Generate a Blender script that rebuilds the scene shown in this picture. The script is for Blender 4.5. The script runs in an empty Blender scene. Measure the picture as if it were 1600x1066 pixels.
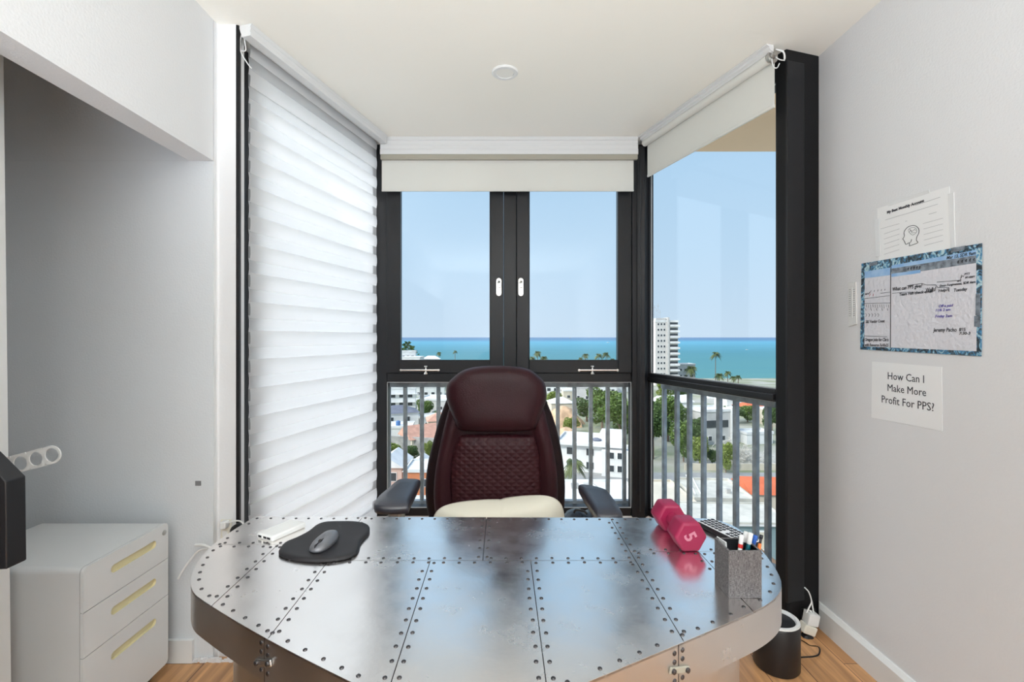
import bpy, math, random
from mathutils import Vector, Matrix
random.seed(7)
S = bpy.context.scene
C = S.collection
PI = math.pi

# ------------------------------------------------------------------ camera, world, sun, added fill light, exposure
H = 1.225                     # eye height above the floor
CEIL = H + 1.2
DESK = H - 0.49
GZ = -29.0                    # street level, about ten floors down
G = H - GZ
F, VX, VY = 750.0, 785.0, 527.0
cam = bpy.data.cameras.new('camera'); cam_o = bpy.data.objects.new('camera', cam); C.objects.link(cam_o)
cam.sensor_width = 36; cam.lens = F / 1600 * 36
cam.shift_x = 15 / 1600; cam.shift_y = -6 / 1600
cam.clip_start = 0.05; cam.clip_end = 60000
cam_o.location = (0, 0, H); cam_o.rotation_euler = (PI / 2, 0, 0)
S.camera = cam_o

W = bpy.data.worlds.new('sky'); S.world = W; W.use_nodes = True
nt = W.node_tree; nt.nodes.clear()
wo = nt.nodes.new('ShaderNodeOutputWorld'); bg = nt.nodes.new('ShaderNodeBackground')
tc = nt.nodes.new('ShaderNodeTexCoord'); sx = nt.nodes.new('ShaderNodeSeparateXYZ'); cr = nt.nodes.new('ShaderNodeValToRGB')
nt.links.new(tc.outputs['Generated'], sx.inputs[0]); nt.links.new(sx.outputs['Z'], cr.inputs[0])
nt.links.new(cr.outputs[0], bg.inputs[0]); nt.links.new(bg.outputs[0], wo.inputs[0])
el = cr.color_ramp.elements
el[0].position = 0.0; el[0].color = (0.62, 0.775, 0.945, 1)
el[1].position = 1.0; el[1].color = (0.27, 0.48, 0.86, 1)
for p, c in ((0.04, (0.60, 0.765, 0.945, 1)), (0.16, (0.54, 0.74, 0.95, 1)), (0.42, (0.44, 0.68, 0.94, 1))):
    e = el.new(p); e.color = c
bg.inputs[1].default_value = 1.0
# sky glow added off to the left, unseen, to light the zebra blind
GLOW_DIR = Vector((-0.82, 0.08, 0.56)).normalized()
dt = nt.nodes.new('ShaderNodeVectorMath'); dt.operation = 'DOT_PRODUCT'; dt.inputs[1].default_value = GLOW_DIR
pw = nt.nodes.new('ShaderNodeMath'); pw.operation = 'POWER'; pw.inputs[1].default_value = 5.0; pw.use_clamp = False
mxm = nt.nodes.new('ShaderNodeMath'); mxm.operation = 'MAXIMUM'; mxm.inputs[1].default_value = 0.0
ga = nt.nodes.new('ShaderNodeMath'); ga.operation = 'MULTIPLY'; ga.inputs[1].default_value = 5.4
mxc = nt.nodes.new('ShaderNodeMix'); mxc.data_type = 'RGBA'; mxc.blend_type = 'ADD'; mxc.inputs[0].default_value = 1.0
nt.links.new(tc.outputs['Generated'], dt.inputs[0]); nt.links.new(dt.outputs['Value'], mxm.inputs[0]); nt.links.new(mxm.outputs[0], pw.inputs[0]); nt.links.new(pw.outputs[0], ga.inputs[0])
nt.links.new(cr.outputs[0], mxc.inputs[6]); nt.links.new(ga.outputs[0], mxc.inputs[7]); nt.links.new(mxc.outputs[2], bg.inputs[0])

sun = bpy.data.lights.new('sun', 'SUN'); sun.energy = 2.4; sun.angle = 0.03; sun.color = (1, 0.96, 0.9)
sun_o = bpy.data.objects.new('sun', sun); C.objects.link(sun_o)
sun_o.rotation_euler = Vector((-0.52, -0.58, 0.63)).to_track_quat('Z', 'Y').to_euler()

def area(name, loc, size, power, color, direction):
    l = bpy.data.lights.new(name, 'AREA'); l.shape = 'RECTANGLE'; l.size, l.size_y = size; l.energy = power; l.color = color
    o = bpy.data.objects.new(name, l); C.objects.link(o); o.location = loc
    o.rotation_euler = Vector(direction).to_track_quat('-Z', 'Y').to_euler()
    return o
area('added_fill', (-0.1, -2.25, 0.16), (1.2, 1.2), 195, (0.84, 0.93, 1.0), (0, 0.30, 1)).data.spread = math.radians(115)      # unseen fill light added low behind the camera, aimed at the ceiling

vs = S.view_settings
S.display_settings.display_device = 'sRGB'
vs.view_transform = 'Standard'; vs.look = 'None'; vs.gamma = 1.0; vs.use_curve_mapping = False; vs.exposure = 0.0

# ------------------------------------------------------------------ helpers
def P(px, py, Y):             # point seen at a pixel of the photograph at depth Y
    return Vector(((px - VX) / F * Y, Y, H - (py - VY) / F * Y))
def onz(px, py, z):           # point seen at a pixel on the level z
    Y = (H - z) * F / (py - VY); return P(px, py, Y)
WRX = 1.35                    # right wall plane
def rw(px, py):
    Y = WRX * F / (px - VX); return Vector((WRX, Y, H - (py - VY) / F * Y))

class MB:
    def __init__(s): s.v = []; s.f = []
    def add(s, vs_, fs_, M=None):
        o = len(s.v)
        for v in vs_: s.v.append((M @ Vector(v)) if M else Vector(v))
        for f in fs_: s.f.append(tuple(i + o for i in f))
        return s
    def box(s, x0, x1, y0, y1, z0, z1, M=None):
        return s.add([(x0,y0,z0),(x1,y0,z0),(x1,y1,z0),(x0,y1,z0),(x0,y0,z1),(x1,y0,z1),(x1,y1,z1),(x0,y1,z1)],
                     [(3,2,1,0),(4,5,6,7),(0,1,5,4),(1,2,6,5),(2,3,7,6),(3,0,4,7)], M)
    def prism(s, poly, z0, z1, M=None):          # poly counter-clockwise in xy
        n = len(poly)
        vs_ = [(p[0], p[1], z0) for p in poly] + [(p[0], p[1], z1) for p in poly]
        fs_ = [tuple(reversed(range(n))), tuple(range(n, 2*n))] + [(i, (i+1) % n, n+(i+1) % n, n+i) for i in range(n)]
        return s.add(vs_, fs_, M)
    def lathe(s, prof, n=24, M=None, cap=True):   # prof [(r,z)] bottom to top
        vs_ = []; fs_ = []
        for r, z in prof:
            for k in range(n): vs_.append((r*math.cos(2*PI*k/n), r*math.sin(2*PI*k/n), z))
        for j in range(len(prof)-1):
            for k in range(n):
                a = j*n+k; b = j*n+(k+1) % n; fs_.append((a, b, b+n, a+n))
        if cap:
            fs_.append(tuple(reversed(range(n)))); fs_.append(tuple(range((len(prof)-1)*n, len(prof)*n)))
        return s.add(vs_, fs_, M)
    def tube(s, pts, r, n=8, cap=True):
        pts = [Vector(p) for p in pts]; rings = []; vs_ = []; fs_ = []
        up = Vector((0, 0, 1)); prev = None
        for i, p in enumerate(pts):
            t = (pts[min(i+1, len(pts)-1)] - pts[max(i-1, 0)]).normalized()
            a = prev if prev is not None else (up if abs(t.z) < 0.9 else Vector((1, 0, 0)))
            b = t.cross(a).normalized(); a = b.cross(t).normalized(); prev = a
            rr = r[i] if isinstance(r, (list, tuple)) else r
            for k in range(n):
                th = 2*PI*k/n; vs_.append(p + (a*math.cos(th) + b*math.sin(th))*rr)
        for j in range(len(pts)-1):
            for k in range(n):
                q = j*n+k; w = j*n+(k+1) % n; fs_.append((q, w, w+n, q+n))
        if cap:
            fs_.append(tuple(reversed(range(n)))); fs_.append(tuple(range((len(pts)-1)*n, len(pts)*n)))
        return s.add(vs_, fs_)
    def loft(s, rings, cap=True, M=None):
        n = len(rings[0]); vs_ = [v for r in rings for v in r]; fs_ = []
        for j in range(len(rings)-1):
            for k in range(n):
                q = j*n+k; w = j*n+(k+1) % n; fs_.append((q, w, w+n, q+n))
        if cap:
            fs_.append(tuple(reversed(range(n)))); fs_.append(tuple(range((len(rings)-1)*n, len(rings)*n)))
        return s.add(vs_, fs_, M)

def smoothline(pts, n=8, closed=False):           # Catmull-Rom
    pts = [Vector(p) for p in pts]; out = []; N = len(pts)
    rng = range(N) if closed else range(N-1)
    for i in rng:
        p0 = pts[(i-1) % N] if closed or i > 0 else pts[0]*2-pts[1]
        p1 = pts[i]; p2 = pts[(i+1) % N]
        p3 = pts[(i+2) % N] if closed or i+2 < N else pts[N-1]*2-pts[N-2]
        for k in range(n):
            t = k/n
            out.append(0.5*((2*p1)+(p2-p0)*t+(2*p0-5*p1+4*p2-p3)*t*t+(3*p1-p0-3*p2+p3)*t**3))
    if not closed: out.append(pts[-1])
    return out

ORIG = {}                                          # thing -> its matrix
def thing(name, label, cat, loc=(0, 0, 0), rz=0, group=None):
    o = bpy.data.objects.new(name, None); C.objects.link(o)
    o.location = loc; o.rotation_euler = (0, 0, rz); o['label'] = label; o['category'] = cat
    o.empty_display_size = 0.1
    if group: o['group'] = group
    ORIG[o.name] = Matrix.Translation(Vector(loc)) @ Matrix.Rotation(rz, 4, 'Z')
    return o
def root_of(o):
    while o.parent: o = o.parent
    return o
def obj(name, b, m, parent=None, world=False, smooth=None, bevel=None, label=None, solid=None, sub=0):
    me = bpy.data.meshes.new(name)
    vv = b.v
    if world and parent is not None:
        inv = ORIG[root_of(parent).name].inverted(); vv = [inv @ v for v in vv]
    me.from_pydata([tuple(v) for v in vv], [], b.f); me.validate(); me.update()
    me.materials.append(m)
    o = bpy.data.objects.new(name, me); C.objects.link(o)
    if parent is not None: o.parent = parent
    if smooth is not None:
        me.shade_smooth()
        if smooth < 180: me.set_sharp_from_angle(angle=math.radians(smooth))
    if bevel:
        md = o.modifiers.new('bevel', 'BEVEL'); md.width = bevel[0]; md.segments = bevel[1]; md.limit_method = 'ANGLE'; md.angle_limit = math.radians(35)
    if sub:
        md = o.modifiers.new('sub', 'SUBSURF'); md.levels = sub; md.render_levels = sub
    if label: o['label'] = label
    return o
def tag(o, label, cat, group=None, kind=None):
    o['label'] = label; o['category'] = cat
    if group: o['group'] = group
    if kind: o['kind'] = kind
    ORIG[o.name] = Matrix.Identity(4)
    return o
def struct(name, b, m, label, cat, **kw):
    o = obj(name, b, m, **kw); tag(o, label, cat); o['kind'] = 'structure'; return o
def dup(root, loc, rz, label, group=None, scale=None):
    r = root.copy(); C.objects.link(r); r.location = loc; r.rotation_euler = (0, 0, rz)
    r['label'] = label
    if group: r['group'] = group
    if scale: r.scale = scale
    for ch in list(root.children):
        c = ch.copy(); C.objects.link(c); c.parent = r
        for g in ch.children:
            d = g.copy(); C.objects.link(d); d.parent = c
    return r

# ------------------------------------------------------------------ materials
def mat(name, col, rough=0.5, metal=0.0, var=0, vscale=5, bump=0, bscale=50, spec=0.5, col2=None, coat=0, sheen=0):
    m = bpy.data.materials.new(name); m.use_nodes = True; t = m.node_tree; p = t.nodes['Principled BSDF']
    p.inputs['Base Color'].default_value = (*col, 1); p.inputs['Roughness'].default_value = rough; p.inputs['Metallic'].default_value = metal
    p.inputs['Specular IOR Level'].default_value = spec
    if coat: p.inputs['Coat Weight'].default_value = coat
    if sheen: p.inputs['Sheen Weight'].default_value = sheen
    co = t.nodes.new('ShaderNodeTexCoord')
    if var or col2:
        n = t.nodes.new('ShaderNodeTexNoise'); n.inputs['Scale'].default_value = vscale; n.inputs['Detail'].default_value = 5
        t.links.new(co.outputs['Object'], n.inputs['Vector'])
        r = t.nodes.new('ShaderNodeValToRGB'); r.color_ramp.elements[0].position = 0.35; r.color_ramp.elements[1].position = 0.65
        a = col; b = col2 if col2 else tuple(min(1, c*(1+var)) for c in col)
        if not col2: a = tuple(c*(1-var) for c in col)
        r.color_ramp.elements[0].color = (*a, 1); r.color_ramp.elements[1].color = (*b, 1)
        t.links.new(n.outputs['Fac'], r.inputs[0]); t.links.new(r.outputs[0], p.inputs['Base Color'])
    if bump:
        n = t.nodes.new('ShaderNodeTexNoise'); n.inputs['Scale'].default_value = bscale; n.inputs['Detail'].default_value = 3
        t.links.new(co.outputs['Object'], n.inputs['Vector'])
        bn = t.nodes.new('ShaderNodeBump'); bn.inputs['Strength'].default_value = bump; bn.inputs['Distance'].default_value = 0.01
        t.links.new(n.outputs['Fac'], bn.inputs['Height']); t.links.new(bn.outputs[0], p.inputs['Normal'])
    return m
def N(m, kind): return m.node_tree.nodes.new(kind)

M = {}
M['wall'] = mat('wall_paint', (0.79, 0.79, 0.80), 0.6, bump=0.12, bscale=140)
M['closet'] = mat('shaded_wall_paint', (0.72, 0.745, 0.77), 0.6, bump=0.12, bscale=140)  # wall white with the closet's bluish shade put into the colour
M['ceil'] = mat('ceiling_paint', (0.93, 0.90, 0.83), 0.7, bump=0.05, bscale=60)
M['base'] = mat('baseboard_paint', (0.82, 0.82, 0.81), 0.35)
M['black'] = mat('black_aluminium', (0.012, 0.012, 0.014), 0.36, spec=0.35, bump=0.03, bscale=300)
M['blackmatte'] = mat('black_column_paint', (0.007, 0.007, 0.008), 0.55, spec=0.25, bump=0.05, bscale=90)
M['gasket'] = mat('pale_gasket', (0.5, 0.5, 0.5), 0.5)
M['chrome'] = mat('chrome', (0.75, 0.73, 0.70), 0.22, 1.0)
M['steel'] = mat('brushed_steel', (0.55, 0.54, 0.52), 0.35, 1.0)
M['galv'] = mat('weathered_aluminium', (0.30, 0.335, 0.37), 0.5, 0.3, var=0.22, vscale=18, bump=0.1, bscale=60)
M['cassette'] = mat('white_aluminium', (0.72, 0.72, 0.72), 0.35)
M['beige'] = mat('beige_rail', (0.38, 0.355, 0.29), 0.45)
M['whiteplastic'] = mat('white_plastic', (0.80, 0.80, 0.79), 0.35)
M['cream'] = mat('cream_plastic', (0.78, 0.75, 0.66), 0.4)
M['blackplastic'] = mat('black_plastic', (0.012, 0.012, 0.014), 0.42)
M['darkglass'] = mat('dark_screen_glass', (0.006, 0.007, 0.006), 0.08)
M['rubber'] = mat('black_foam_rubber', (0.013, 0.012, 0.015), 0.55, bump=0.15, bscale=500)
M['rivet'] = mat('dark_rivet', (0.10, 0.095, 0.10), 0.35, 0.9)
M['paper'] = mat('paper', (0.90, 0.90, 0.90), 0.7)
M['ink'] = mat('black_ink', (0.03, 0.03, 0.04), 0.6)
M['inkfine'] = mat('grey_print', (0.42, 0.42, 0.44), 0.7)
M['inkblue'] = mat('blue_ink', (0.10, 0.08, 0.42), 0.6)
M['inkred'] = mat('red_ink', (0.6, 0.15, 0.2), 0.6)
M['cabinet'] = mat('white_powder_coat', (0.78, 0.79, 0.79), 0.4, bump=0.02, bscale=400)
M['cabside'] = M['cabinet']
M['cavity'] = mat('cream_recess', (0.80, 0.72, 0.45), 0.45)
M['leather'] = mat('burgundy_leather', (0.026, 0.0048, 0.0075), 0.45, spec=0.25, bump=0.12, bscale=220, var=0.15, vscale=8)
M['leatherdark'] = mat('dark_burgundy_leather', (0.010, 0.0035, 0.0045), 0.5, spec=0.2, bump=0.12, bscale=220)
M['armpad'] = mat('black_soft_pad', (0.034, 0.034, 0.046), 0.36, spec=0.8, bump=0.05, bscale=300)
M['cushion'] = mat('cream_cotton', (0.80, 0.76, 0.64), 0.85, bump=0.25, bscale=14)
M['pink'] = mat('magenta_neoprene', (0.31, 0.010, 0.062), 0.45, bump=0.08, bscale=500)
M['pinkpale'] = mat('pale_pink_print', (0.58, 0.22, 0.30), 0.5)
M['mouse'] = mat('grey_metallic_plastic', (0.20, 0.205, 0.225), 0.32, 0.4)
M['keys'] = mat('black_keys', (0.014, 0.014, 0.018), 0.45)
M['silver'] = mat('silver_plastic', (0.80, 0.81, 0.84), 0.4)
M['red'] = mat('red_plastic', (0.62, 0.03, 0.025), 0.4)
M['blue'] = mat('blue_plastic', (0.02, 0.10, 0.42), 0.4)
M['teal'] = mat('teal_plastic', (0.0, 0.09, 0.12), 0.4)
M['orange'] = mat('orange_plastic', (0.70, 0.16, 0.02), 0.4)
M['bag'] = mat('black_bag', (0.012, 0.012, 0.014), 0.3, bump=0.4, bscale=20)

# glass: clear pane, reflects by Fresnel
g = bpy.data.materials.new('window_glass'); g.use_nodes = True; t = g.node_tree; t.nodes.clear()
o_ = t.nodes.new('ShaderNodeOutputMaterial'); mx = t.nodes.new('ShaderNodeMixShader'); tr = t.nodes.new('ShaderNodeBsdfTransparent'); gl = t.nodes.new('ShaderNodeBsdfGlossy')
lw = t.nodes.new('ShaderNodeLayerWeight'); lw.inputs[0].default_value = 0.5; fr = t.nodes.new('ShaderNodeMath'); fr.operation = 'POWER'; fr.inputs[1].default_value = 5.0; t.links.new(lw.outputs['Facing'], fr.inputs[0]); gl.inputs['Roughness'].default_value = 0.0
mlt = t.nodes.new('ShaderNodeMath'); mlt.operation = 'MULTIPLY_ADD'; mlt.inputs[1].default_value = 0.35; mlt.inputs[2].default_value = 0.012
tr.inputs[0].default_value = (0.975, 0.985, 0.98, 1)
t.links.new(fr.outputs[0], mlt.inputs[0]); t.links.new(mlt.outputs[0], mx.inputs[0]); t.links.new(tr.outputs[0], mx.inputs[1]); t.links.new(gl.outputs[0], mx.inputs[2]); t.links.new(mx.outputs[0], o_.inputs[0])
M['glass'] = g

def fabric(name, col, transl, sheer=0.0):
    m = bpy.data.materials.new(name); m.use_nodes = True; t = m.node_tree; t.nodes.clear()
    o = t.nodes.new('ShaderNodeOutputMaterial'); d = t.nodes.new('ShaderNodeBsdfDiffuse'); tl = t.nodes.new('ShaderNodeBsdfTranslucent'); mx = t.nodes.new('ShaderNodeMixShader')
    d.inputs[0].default_value = (*col, 1); tl.inputs[0].default_value = (*col, 1); mx.inputs[0].default_value = transl
    t.links.new(d.outputs[0], mx.inputs[1]); t.links.new(tl.outputs[0], mx.inputs[2])
    last = mx
    if sheer:
        tp = t.nodes.new('ShaderNodeBsdfTransparent'); m2 = t.nodes.new('ShaderNodeMixShader'); m2.inputs[0].default_value = sheer
        t.links.new(mx.outputs[0], m2.inputs[1]); t.links.new(tp.outputs[0], m2.inputs[2]); last = m2
    t.links.new(last.outputs[0], o.inputs[0]); return m
M['band'] = fabric('white_blind_band', (0.92, 0.92, 0.93), 0.5)
M['sheer'] = fabric('sheer_blind_mesh', (0.90, 0.90, 0.91), 0.5, 0.5)
M['roller'] = fabric('white_roller_fabric', (0.86, 0.85, 0.80), 0.22)

# wood floor planks running into the room
m = mat('oak_laminate', (0.42, 0.22, 0.10), 0.38); t = m.node_tree; p = t.nodes['Principled BSDF']
co = N(m, 'ShaderNodeTexCoord'); mp = N(m, 'ShaderNodeMapping'); mp.inputs['Rotation'].default_value = (0, 0, PI/2)
br = N(m, 'ShaderNodeTexBrick'); br.inputs['Scale'].default_value = 1; br.inputs['Brick Width'].default_value = 1.2; br.inputs['Row Height'].default_value = 0.16; br.inputs['Mortar Size'].default_value = 0.0015
br.inputs['Color1'].default_value = (0.68, 0.39, 0.19, 1); br.inputs['Color2'].default_value = (0.54, 0.29, 0.13, 1); br.inputs['Mortar'].default_value = (0.12, 0.06, 0.03, 1)
mp2 = N(m, 'ShaderNodeMapping'); mp2.inputs['Scale'].default_value = (38, 2.2, 10); nz = N(m, 'ShaderNodeTexNoise'); nz.inputs['Scale'].default_value = 1; nz.inputs['Detail'].default_value = 6
rp = N(m, 'ShaderNodeValToRGB'); rp.color_ramp.elements[0].position = .3; rp.color_ramp.elements[0].color = (0.62, 0.55, 0.5, 1); rp.color_ramp.elements[1].position = .7; rp.color_ramp.elements[1].color = (1.25, 1.2, 1.15, 1)
mm = N(m, 'ShaderNodeMix'); mm.data_type = 'RGBA'; mm.blend_type = 'MULTIPLY'; mm.inputs[0].default_value = 1
t.links.new(co.outputs['Object'], mp.inputs[0]); t.links.new(mp.outputs[0], br.inputs[0]); t.links.new(co.outputs['Object'], mp2.inputs[0]); t.links.new(mp2.outputs[0], nz.inputs[0]); t.links.new(nz.outputs['Fac'], rp.inputs[0])
t.links.new(br.outputs['Color'], mm.inputs[6]); t.links.new(rp.outputs[0], mm.inputs[7]); t.links.new(mm.outputs[2], p.inputs['Base Color'])
M['floor'] = m

# riveted aluminium: scratches and smudges, slightly buckled sheet
def alu(name, base, r0, r1):
    m = mat(name, base, 0.25, 1.0); t = m.node_tree; p = t.nodes['Principled BSDF']
    co = N(m, 'ShaderNodeTexCoord'); n1 = N(m, 'ShaderNodeTexNoise'); n1.inputs['Scale'].default_value = 9; n1.inputs['Detail'].default_value = 8; n1.inputs['Roughness'].default_value = 0.65
    t.links.new(co.outputs['Object'], n1.inputs['Vector'])
    mr = N(m, 'ShaderNodeMapRange'); mr.inputs['From Min'].default_value = .3; mr.inputs['From Max'].default_value = .7; mr.inputs['To Min'].default_value = r0; mr.inputs['To Max'].default_value = r1
    t.links.new(n1.outputs['Fac'], mr.inputs[0]); t.links.new(mr.outputs[0], p.inputs['Roughness'])
    n2 = N(m, 'ShaderNodeTexNoise'); n2.inputs['Scale'].default_value = 7; n2.inputs['Detail'].default_value = 2
    t.links.new(co.outputs['Object'], n2.inputs['Vector'])
    bp = N(m, 'ShaderNodeBump'); bp.inputs['Strength'].default_value = 0.22; bp.inputs['Distance'].default_value = 0.004
    t.links.new(n2.outputs['Fac'], bp.inputs['Height'])
    n3 = N(m, 'ShaderNodeTexNoise'); n3.inputs['Scale'].default_value = 160; n3.inputs['Detail'].default_value = 2
    t.links.new(co.outputs['Object'], n3.inputs['Vector'])
    b2 = N(m, 'ShaderNodeBump'); b2.inputs['Strength'].default_value = 0.012; b2.inputs['Distance'].default_value = 0.004
    t.links.new(n3.outputs['Fac'], b2.inputs['Height']); t.links.new(bp.outputs[0], b2.inputs['Normal']); t.links.new(b2.outputs[0], p.inputs['Normal'])
    return m
M['alu'] = alu('riveted_aluminium', (0.955, 0.925, 0.90), 0.17, 0.30)
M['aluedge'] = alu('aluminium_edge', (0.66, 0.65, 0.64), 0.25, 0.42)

# quilted leather: little diamonds
m = mat('quilted_burgundy_leather', (0.032, 0.0055, 0.0085), 0.5, spec=0.25); t = m.node_tree; p = t.nodes['Principled BSDF']
co = N(m, 'ShaderNodeTexCoord'); wv = []
for a in (0.9, -0.9):
    mp = N(m, 'ShaderNodeMapping'); mp.inputs['Rotation'].default_value = (0, a, 0); w = N(m, 'ShaderNodeTexWave'); w.bands_direction = 'X'; w.inputs['Scale'].default_value = 14.5
    t.links.new(co.outputs['Object'], mp.inputs[0]); t.links.new(mp.outputs[0], w.inputs[0]); wv.append(w)
mi = N(m, 'ShaderNodeMath'); mi.operation = 'MINIMUM'; t.links.new(wv[0].outputs['Fac'], mi.inputs[0]); t.links.new(wv[1].outputs['Fac'], mi.inputs[1])
bp = N(m, 'ShaderNodeBump'); bp.inputs['Strength'].default_value = 0.5; bp.inputs['Distance'].default_value = 0.004
t.links.new(mi.outputs[0], bp.inputs['Height']); t.links.new(bp.outputs[0], p.inputs['Normal'])
M['quilt'] = m

# grey woven fabric
m = mat('grey_woven_cloth', (0.30, 0.29, 0.29), 0.85); t = m.node_tree; p = t.nodes['Principled BSDF']
co = N(m, 'ShaderNodeTexCoord'); ns = []
for sc in ((1700, 1700, 200), (200, 200, 1700)):
    mp = N(m, 'ShaderNodeMapping'); mp.inputs['Scale'].default_value = sc; n = N(m, 'ShaderNodeTexNoise'); n.inputs['Scale'].default_value = 1
    t.links.new(co.outputs['Object'], mp.inputs[0]); t.links.new(mp.outputs[0], n.inputs[0]); ns.append(n)
ad = N(m, 'ShaderNodeMath'); ad.operation = 'ADD'; t.links.new(ns[0].outputs['Fac'], ad.inputs[0]); t.links.new(ns[1].outputs['Fac'], ad.inputs[1])
r = N(m, 'ShaderNodeValToRGB'); r.color_ramp.elements[0].position = .7; r.color_ramp.elements[0].color = (0.055, 0.05, 0.052, 1); r.color_ramp.elements[1].position = 1.0; r.color_ramp.elements[1].color = (0.19, 0.18, 0.184, 1)
hf = N(m, 'ShaderNodeMath'); hf.operation = 'MULTIPLY'; hf.inputs[1].default_value = 0.85; t.links.new(ad.outputs[0], hf.inputs[0]); t.links.new(hf.outputs[0], r.inputs[0]); t.links.new(r.outputs[0], p.inputs['Base Color'])
M['cloth'] = m

# whiteboard border: blue and charcoal floral print
m = mat('blue_floral_print', (0.2, 0.4, 0.6), 0.4); t = m.node_tree; p = t.nodes['Principled BSDF']
co = N(m, 'ShaderNodeTexCoord'); n = N(m, 'ShaderNodeTexNoise'); n.inputs['Scale'].default_value = 34; n.inputs['Detail'].default_value = 4; n.inputs['Distortion'].default_value = 2.0
r = N(m, 'ShaderNodeValToRGB'); r.color_ramp.interpolation = 'CONSTANT'
els = r.color_ramp.elements; els[0].position = 0; els[0].color = (0.012, 0.02, 0.03, 1); els[1].position = 0.40; els[1].color = (0.06, 0.10, 0.13, 1)
for q, c in ((0.47, (0.05, 0.22, 0.42, 1)), (0.54, (0.30, 0.52, 0.62, 1)), (0.60, (0.55, 0.70, 0.74, 1)), (0.68, (0.10, 0.33, 0.55, 1))): e = els.new(q); e.color = c
t.links.new(co.outputs['Object'], n.inputs['Vector']); t.links.new(n.outputs['Fac'], r.inputs[0]); t.links.new(r.outputs[0], p.inputs['Base Color'])
M['floral'] = m
M['boardblue'] = mat('pale_blue_print', (0.24, 0.46, 0.78), 0.4, col2=(0.40, 0.60, 0.85), vscale=20)
M['boardgrey'] = mat('grey_print_band', (0.20, 0.23, 0.27), 0.4, var=0.5, vscale=60)
M['board'] = mat('white_film', (0.76, 0.75, 0.80), 0.3, bump=0.35, bscale=90)

# outdoor materials
M['white'] = mat('white_render', (0.74, 0.74, 0.73), 0.8, var=0.06, vscale=0.5)
M['roofbeige'] = mat('weathered_roof_coating', (0.52, 0.50, 0.44), 0.85, var=0.14, vscale=0.5)
M['roofwhite'] = mat('white_roof_coating', (0.70, 0.70, 0.69), 0.8, var=0.12, vscale=0.35)
M['concrete'] = mat('grey_concrete', (0.36, 0.35, 0.33), 0.9, var=0.25, vscale=0.4)
M['towercream'] = mat('cream_grey_render', (0.60, 0.57, 0.54), 0.85, var=0.05, vscale=0.3)
M['greywall'] = mat('pale_grey_render', (0.52, 0.51, 0.49), 0.85, var=0.08, vscale=0.4)
M['beigewall'] = mat('beige_render', (0.58, 0.52, 0.42), 0.85, var=0.1, vscale=0.3)
M['pinkwall'] = mat('pink_render', (0.58, 0.42, 0.36), 0.85, var=0.06, vscale=0.4)
M['orangewall'] = mat('orange_render', (0.62, 0.22, 0.10), 0.85, var=0.08, vscale=0.4)
M['terracotta'] = mat('terracotta_roof', (0.55, 0.30, 0.22), 0.85, var=0.12, vscale=0.8)
M['redroof'] = mat('orange_red_roof', (0.58, 0.14, 0.06), 0.8, var=0.1, vscale=0.5)
M['slate'] = mat('slate_roof', (0.15, 0.16, 0.20), 0.7, var=0.15, vscale=0.6)
M['tealwall'] = mat('grey_teal_render', (0.20, 0.27, 0.28), 0.85, var=0.06, vscale=0.5)
M['winglass'] = mat('dark_window', (0.045, 0.052, 0.06), 0.15)
M['trunk'] = mat('bark', (0.20, 0.15, 0.11), 0.9, var=0.2, vscale=2)
M['sand'] = mat('sandy_earth', (0.60, 0.40, 0.25), 0.95, var=0.2, vscale=0.6)
M['grass'] = mat('grass', (0.13, 0.24, 0.04), 0.9, var=0.35, vscale=0.5)
M['asphalt'] = mat('asphalt', (0.30, 0.30, 0.29), 0.9, var=0.1, vscale=0.3)
M['leaf'] = mat('green_leaves', (0.065, 0.125, 0.022), 0.6, col2=(0.17, 0.25, 0.05), vscale=0.5)
M['leafdark'] = mat('dark_green_leaves', (0.042, 0.085, 0.022), 0.6, col2=(0.105, 0.17, 0.04), vscale=0.5)
M['leaflight'] = mat('yellow_green_leaves', (0.13, 0.19, 0.03), 0.6, col2=(0.25, 0.30, 0.06), vscale=0.5)
M['palmleaf'] = mat('palm_leaves', (0.04, 0.07, 0.02), 0.6, col2=(0.11, 0.135, 0.04), vscale=0.8)
M['deadleaf'] = mat('dry_palm_leaves', (0.45, 0.25, 0.05), 0.7)
M['twig'] = mat('bleached_twigs', (0.50, 0.47, 0.42), 0.9, var=0.2, vscale=1)
M['soffit'] = mat('tan_soffit', (0.80, 0.54, 0.33), 0.85, var=0.05, vscale=1)
M['tankblue'] = mat('blue_tank', (0.06, 0.16, 0.36), 0.5)
m = mat('town_ground', (0.42, 0.40, 0.36), 0.95, col2=(0.20, 0.23, 0.12), vscale=0.05); M['ground'] = m
m = mat('sea_water', (0.05, 0.3, 0.35), 0.35); t = m.node_tree; p = t.nodes['Principled BSDF']     # shallow turquoise to deep blue water
ge = N(m, 'ShaderNodeNewGeometry'); sp = N(m, 'ShaderNodeSeparateXYZ'); mr = N(m, 'ShaderNodeMapRange'); lg = N(m, 'ShaderNodeMath'); lg.operation = 'LOGARITHM'; lg.inputs[1].default_value = 10
mr.inputs['From Min'].default_value = 2.5; mr.inputs['From Max'].default_value = 4.4
r = N(m, 'ShaderNodeValToRGB'); els = r.color_ramp.elements; els[0].position = 0.0; els[0].color = (0.085, 0.235, 0.24, 1); els[1].position = 1; els[1].color = (0.135, 0.21, 0.32, 1)
e = els.new(0.25); e.color = (0.065, 0.21, 0.25, 1); e = els.new(0.5); e.color = (0.10, 0.31, 0.42, 1); e = els.new(0.68); e.color = (0.095, 0.18, 0.29, 1)
n = N(m, 'ShaderNodeTexNoise'); n.inputs['Scale'].default_value = 0.004; mp = N(m, 'ShaderNodeMapping'); mp.inputs['Scale'].default_value = (1, 6, 1)
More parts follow.
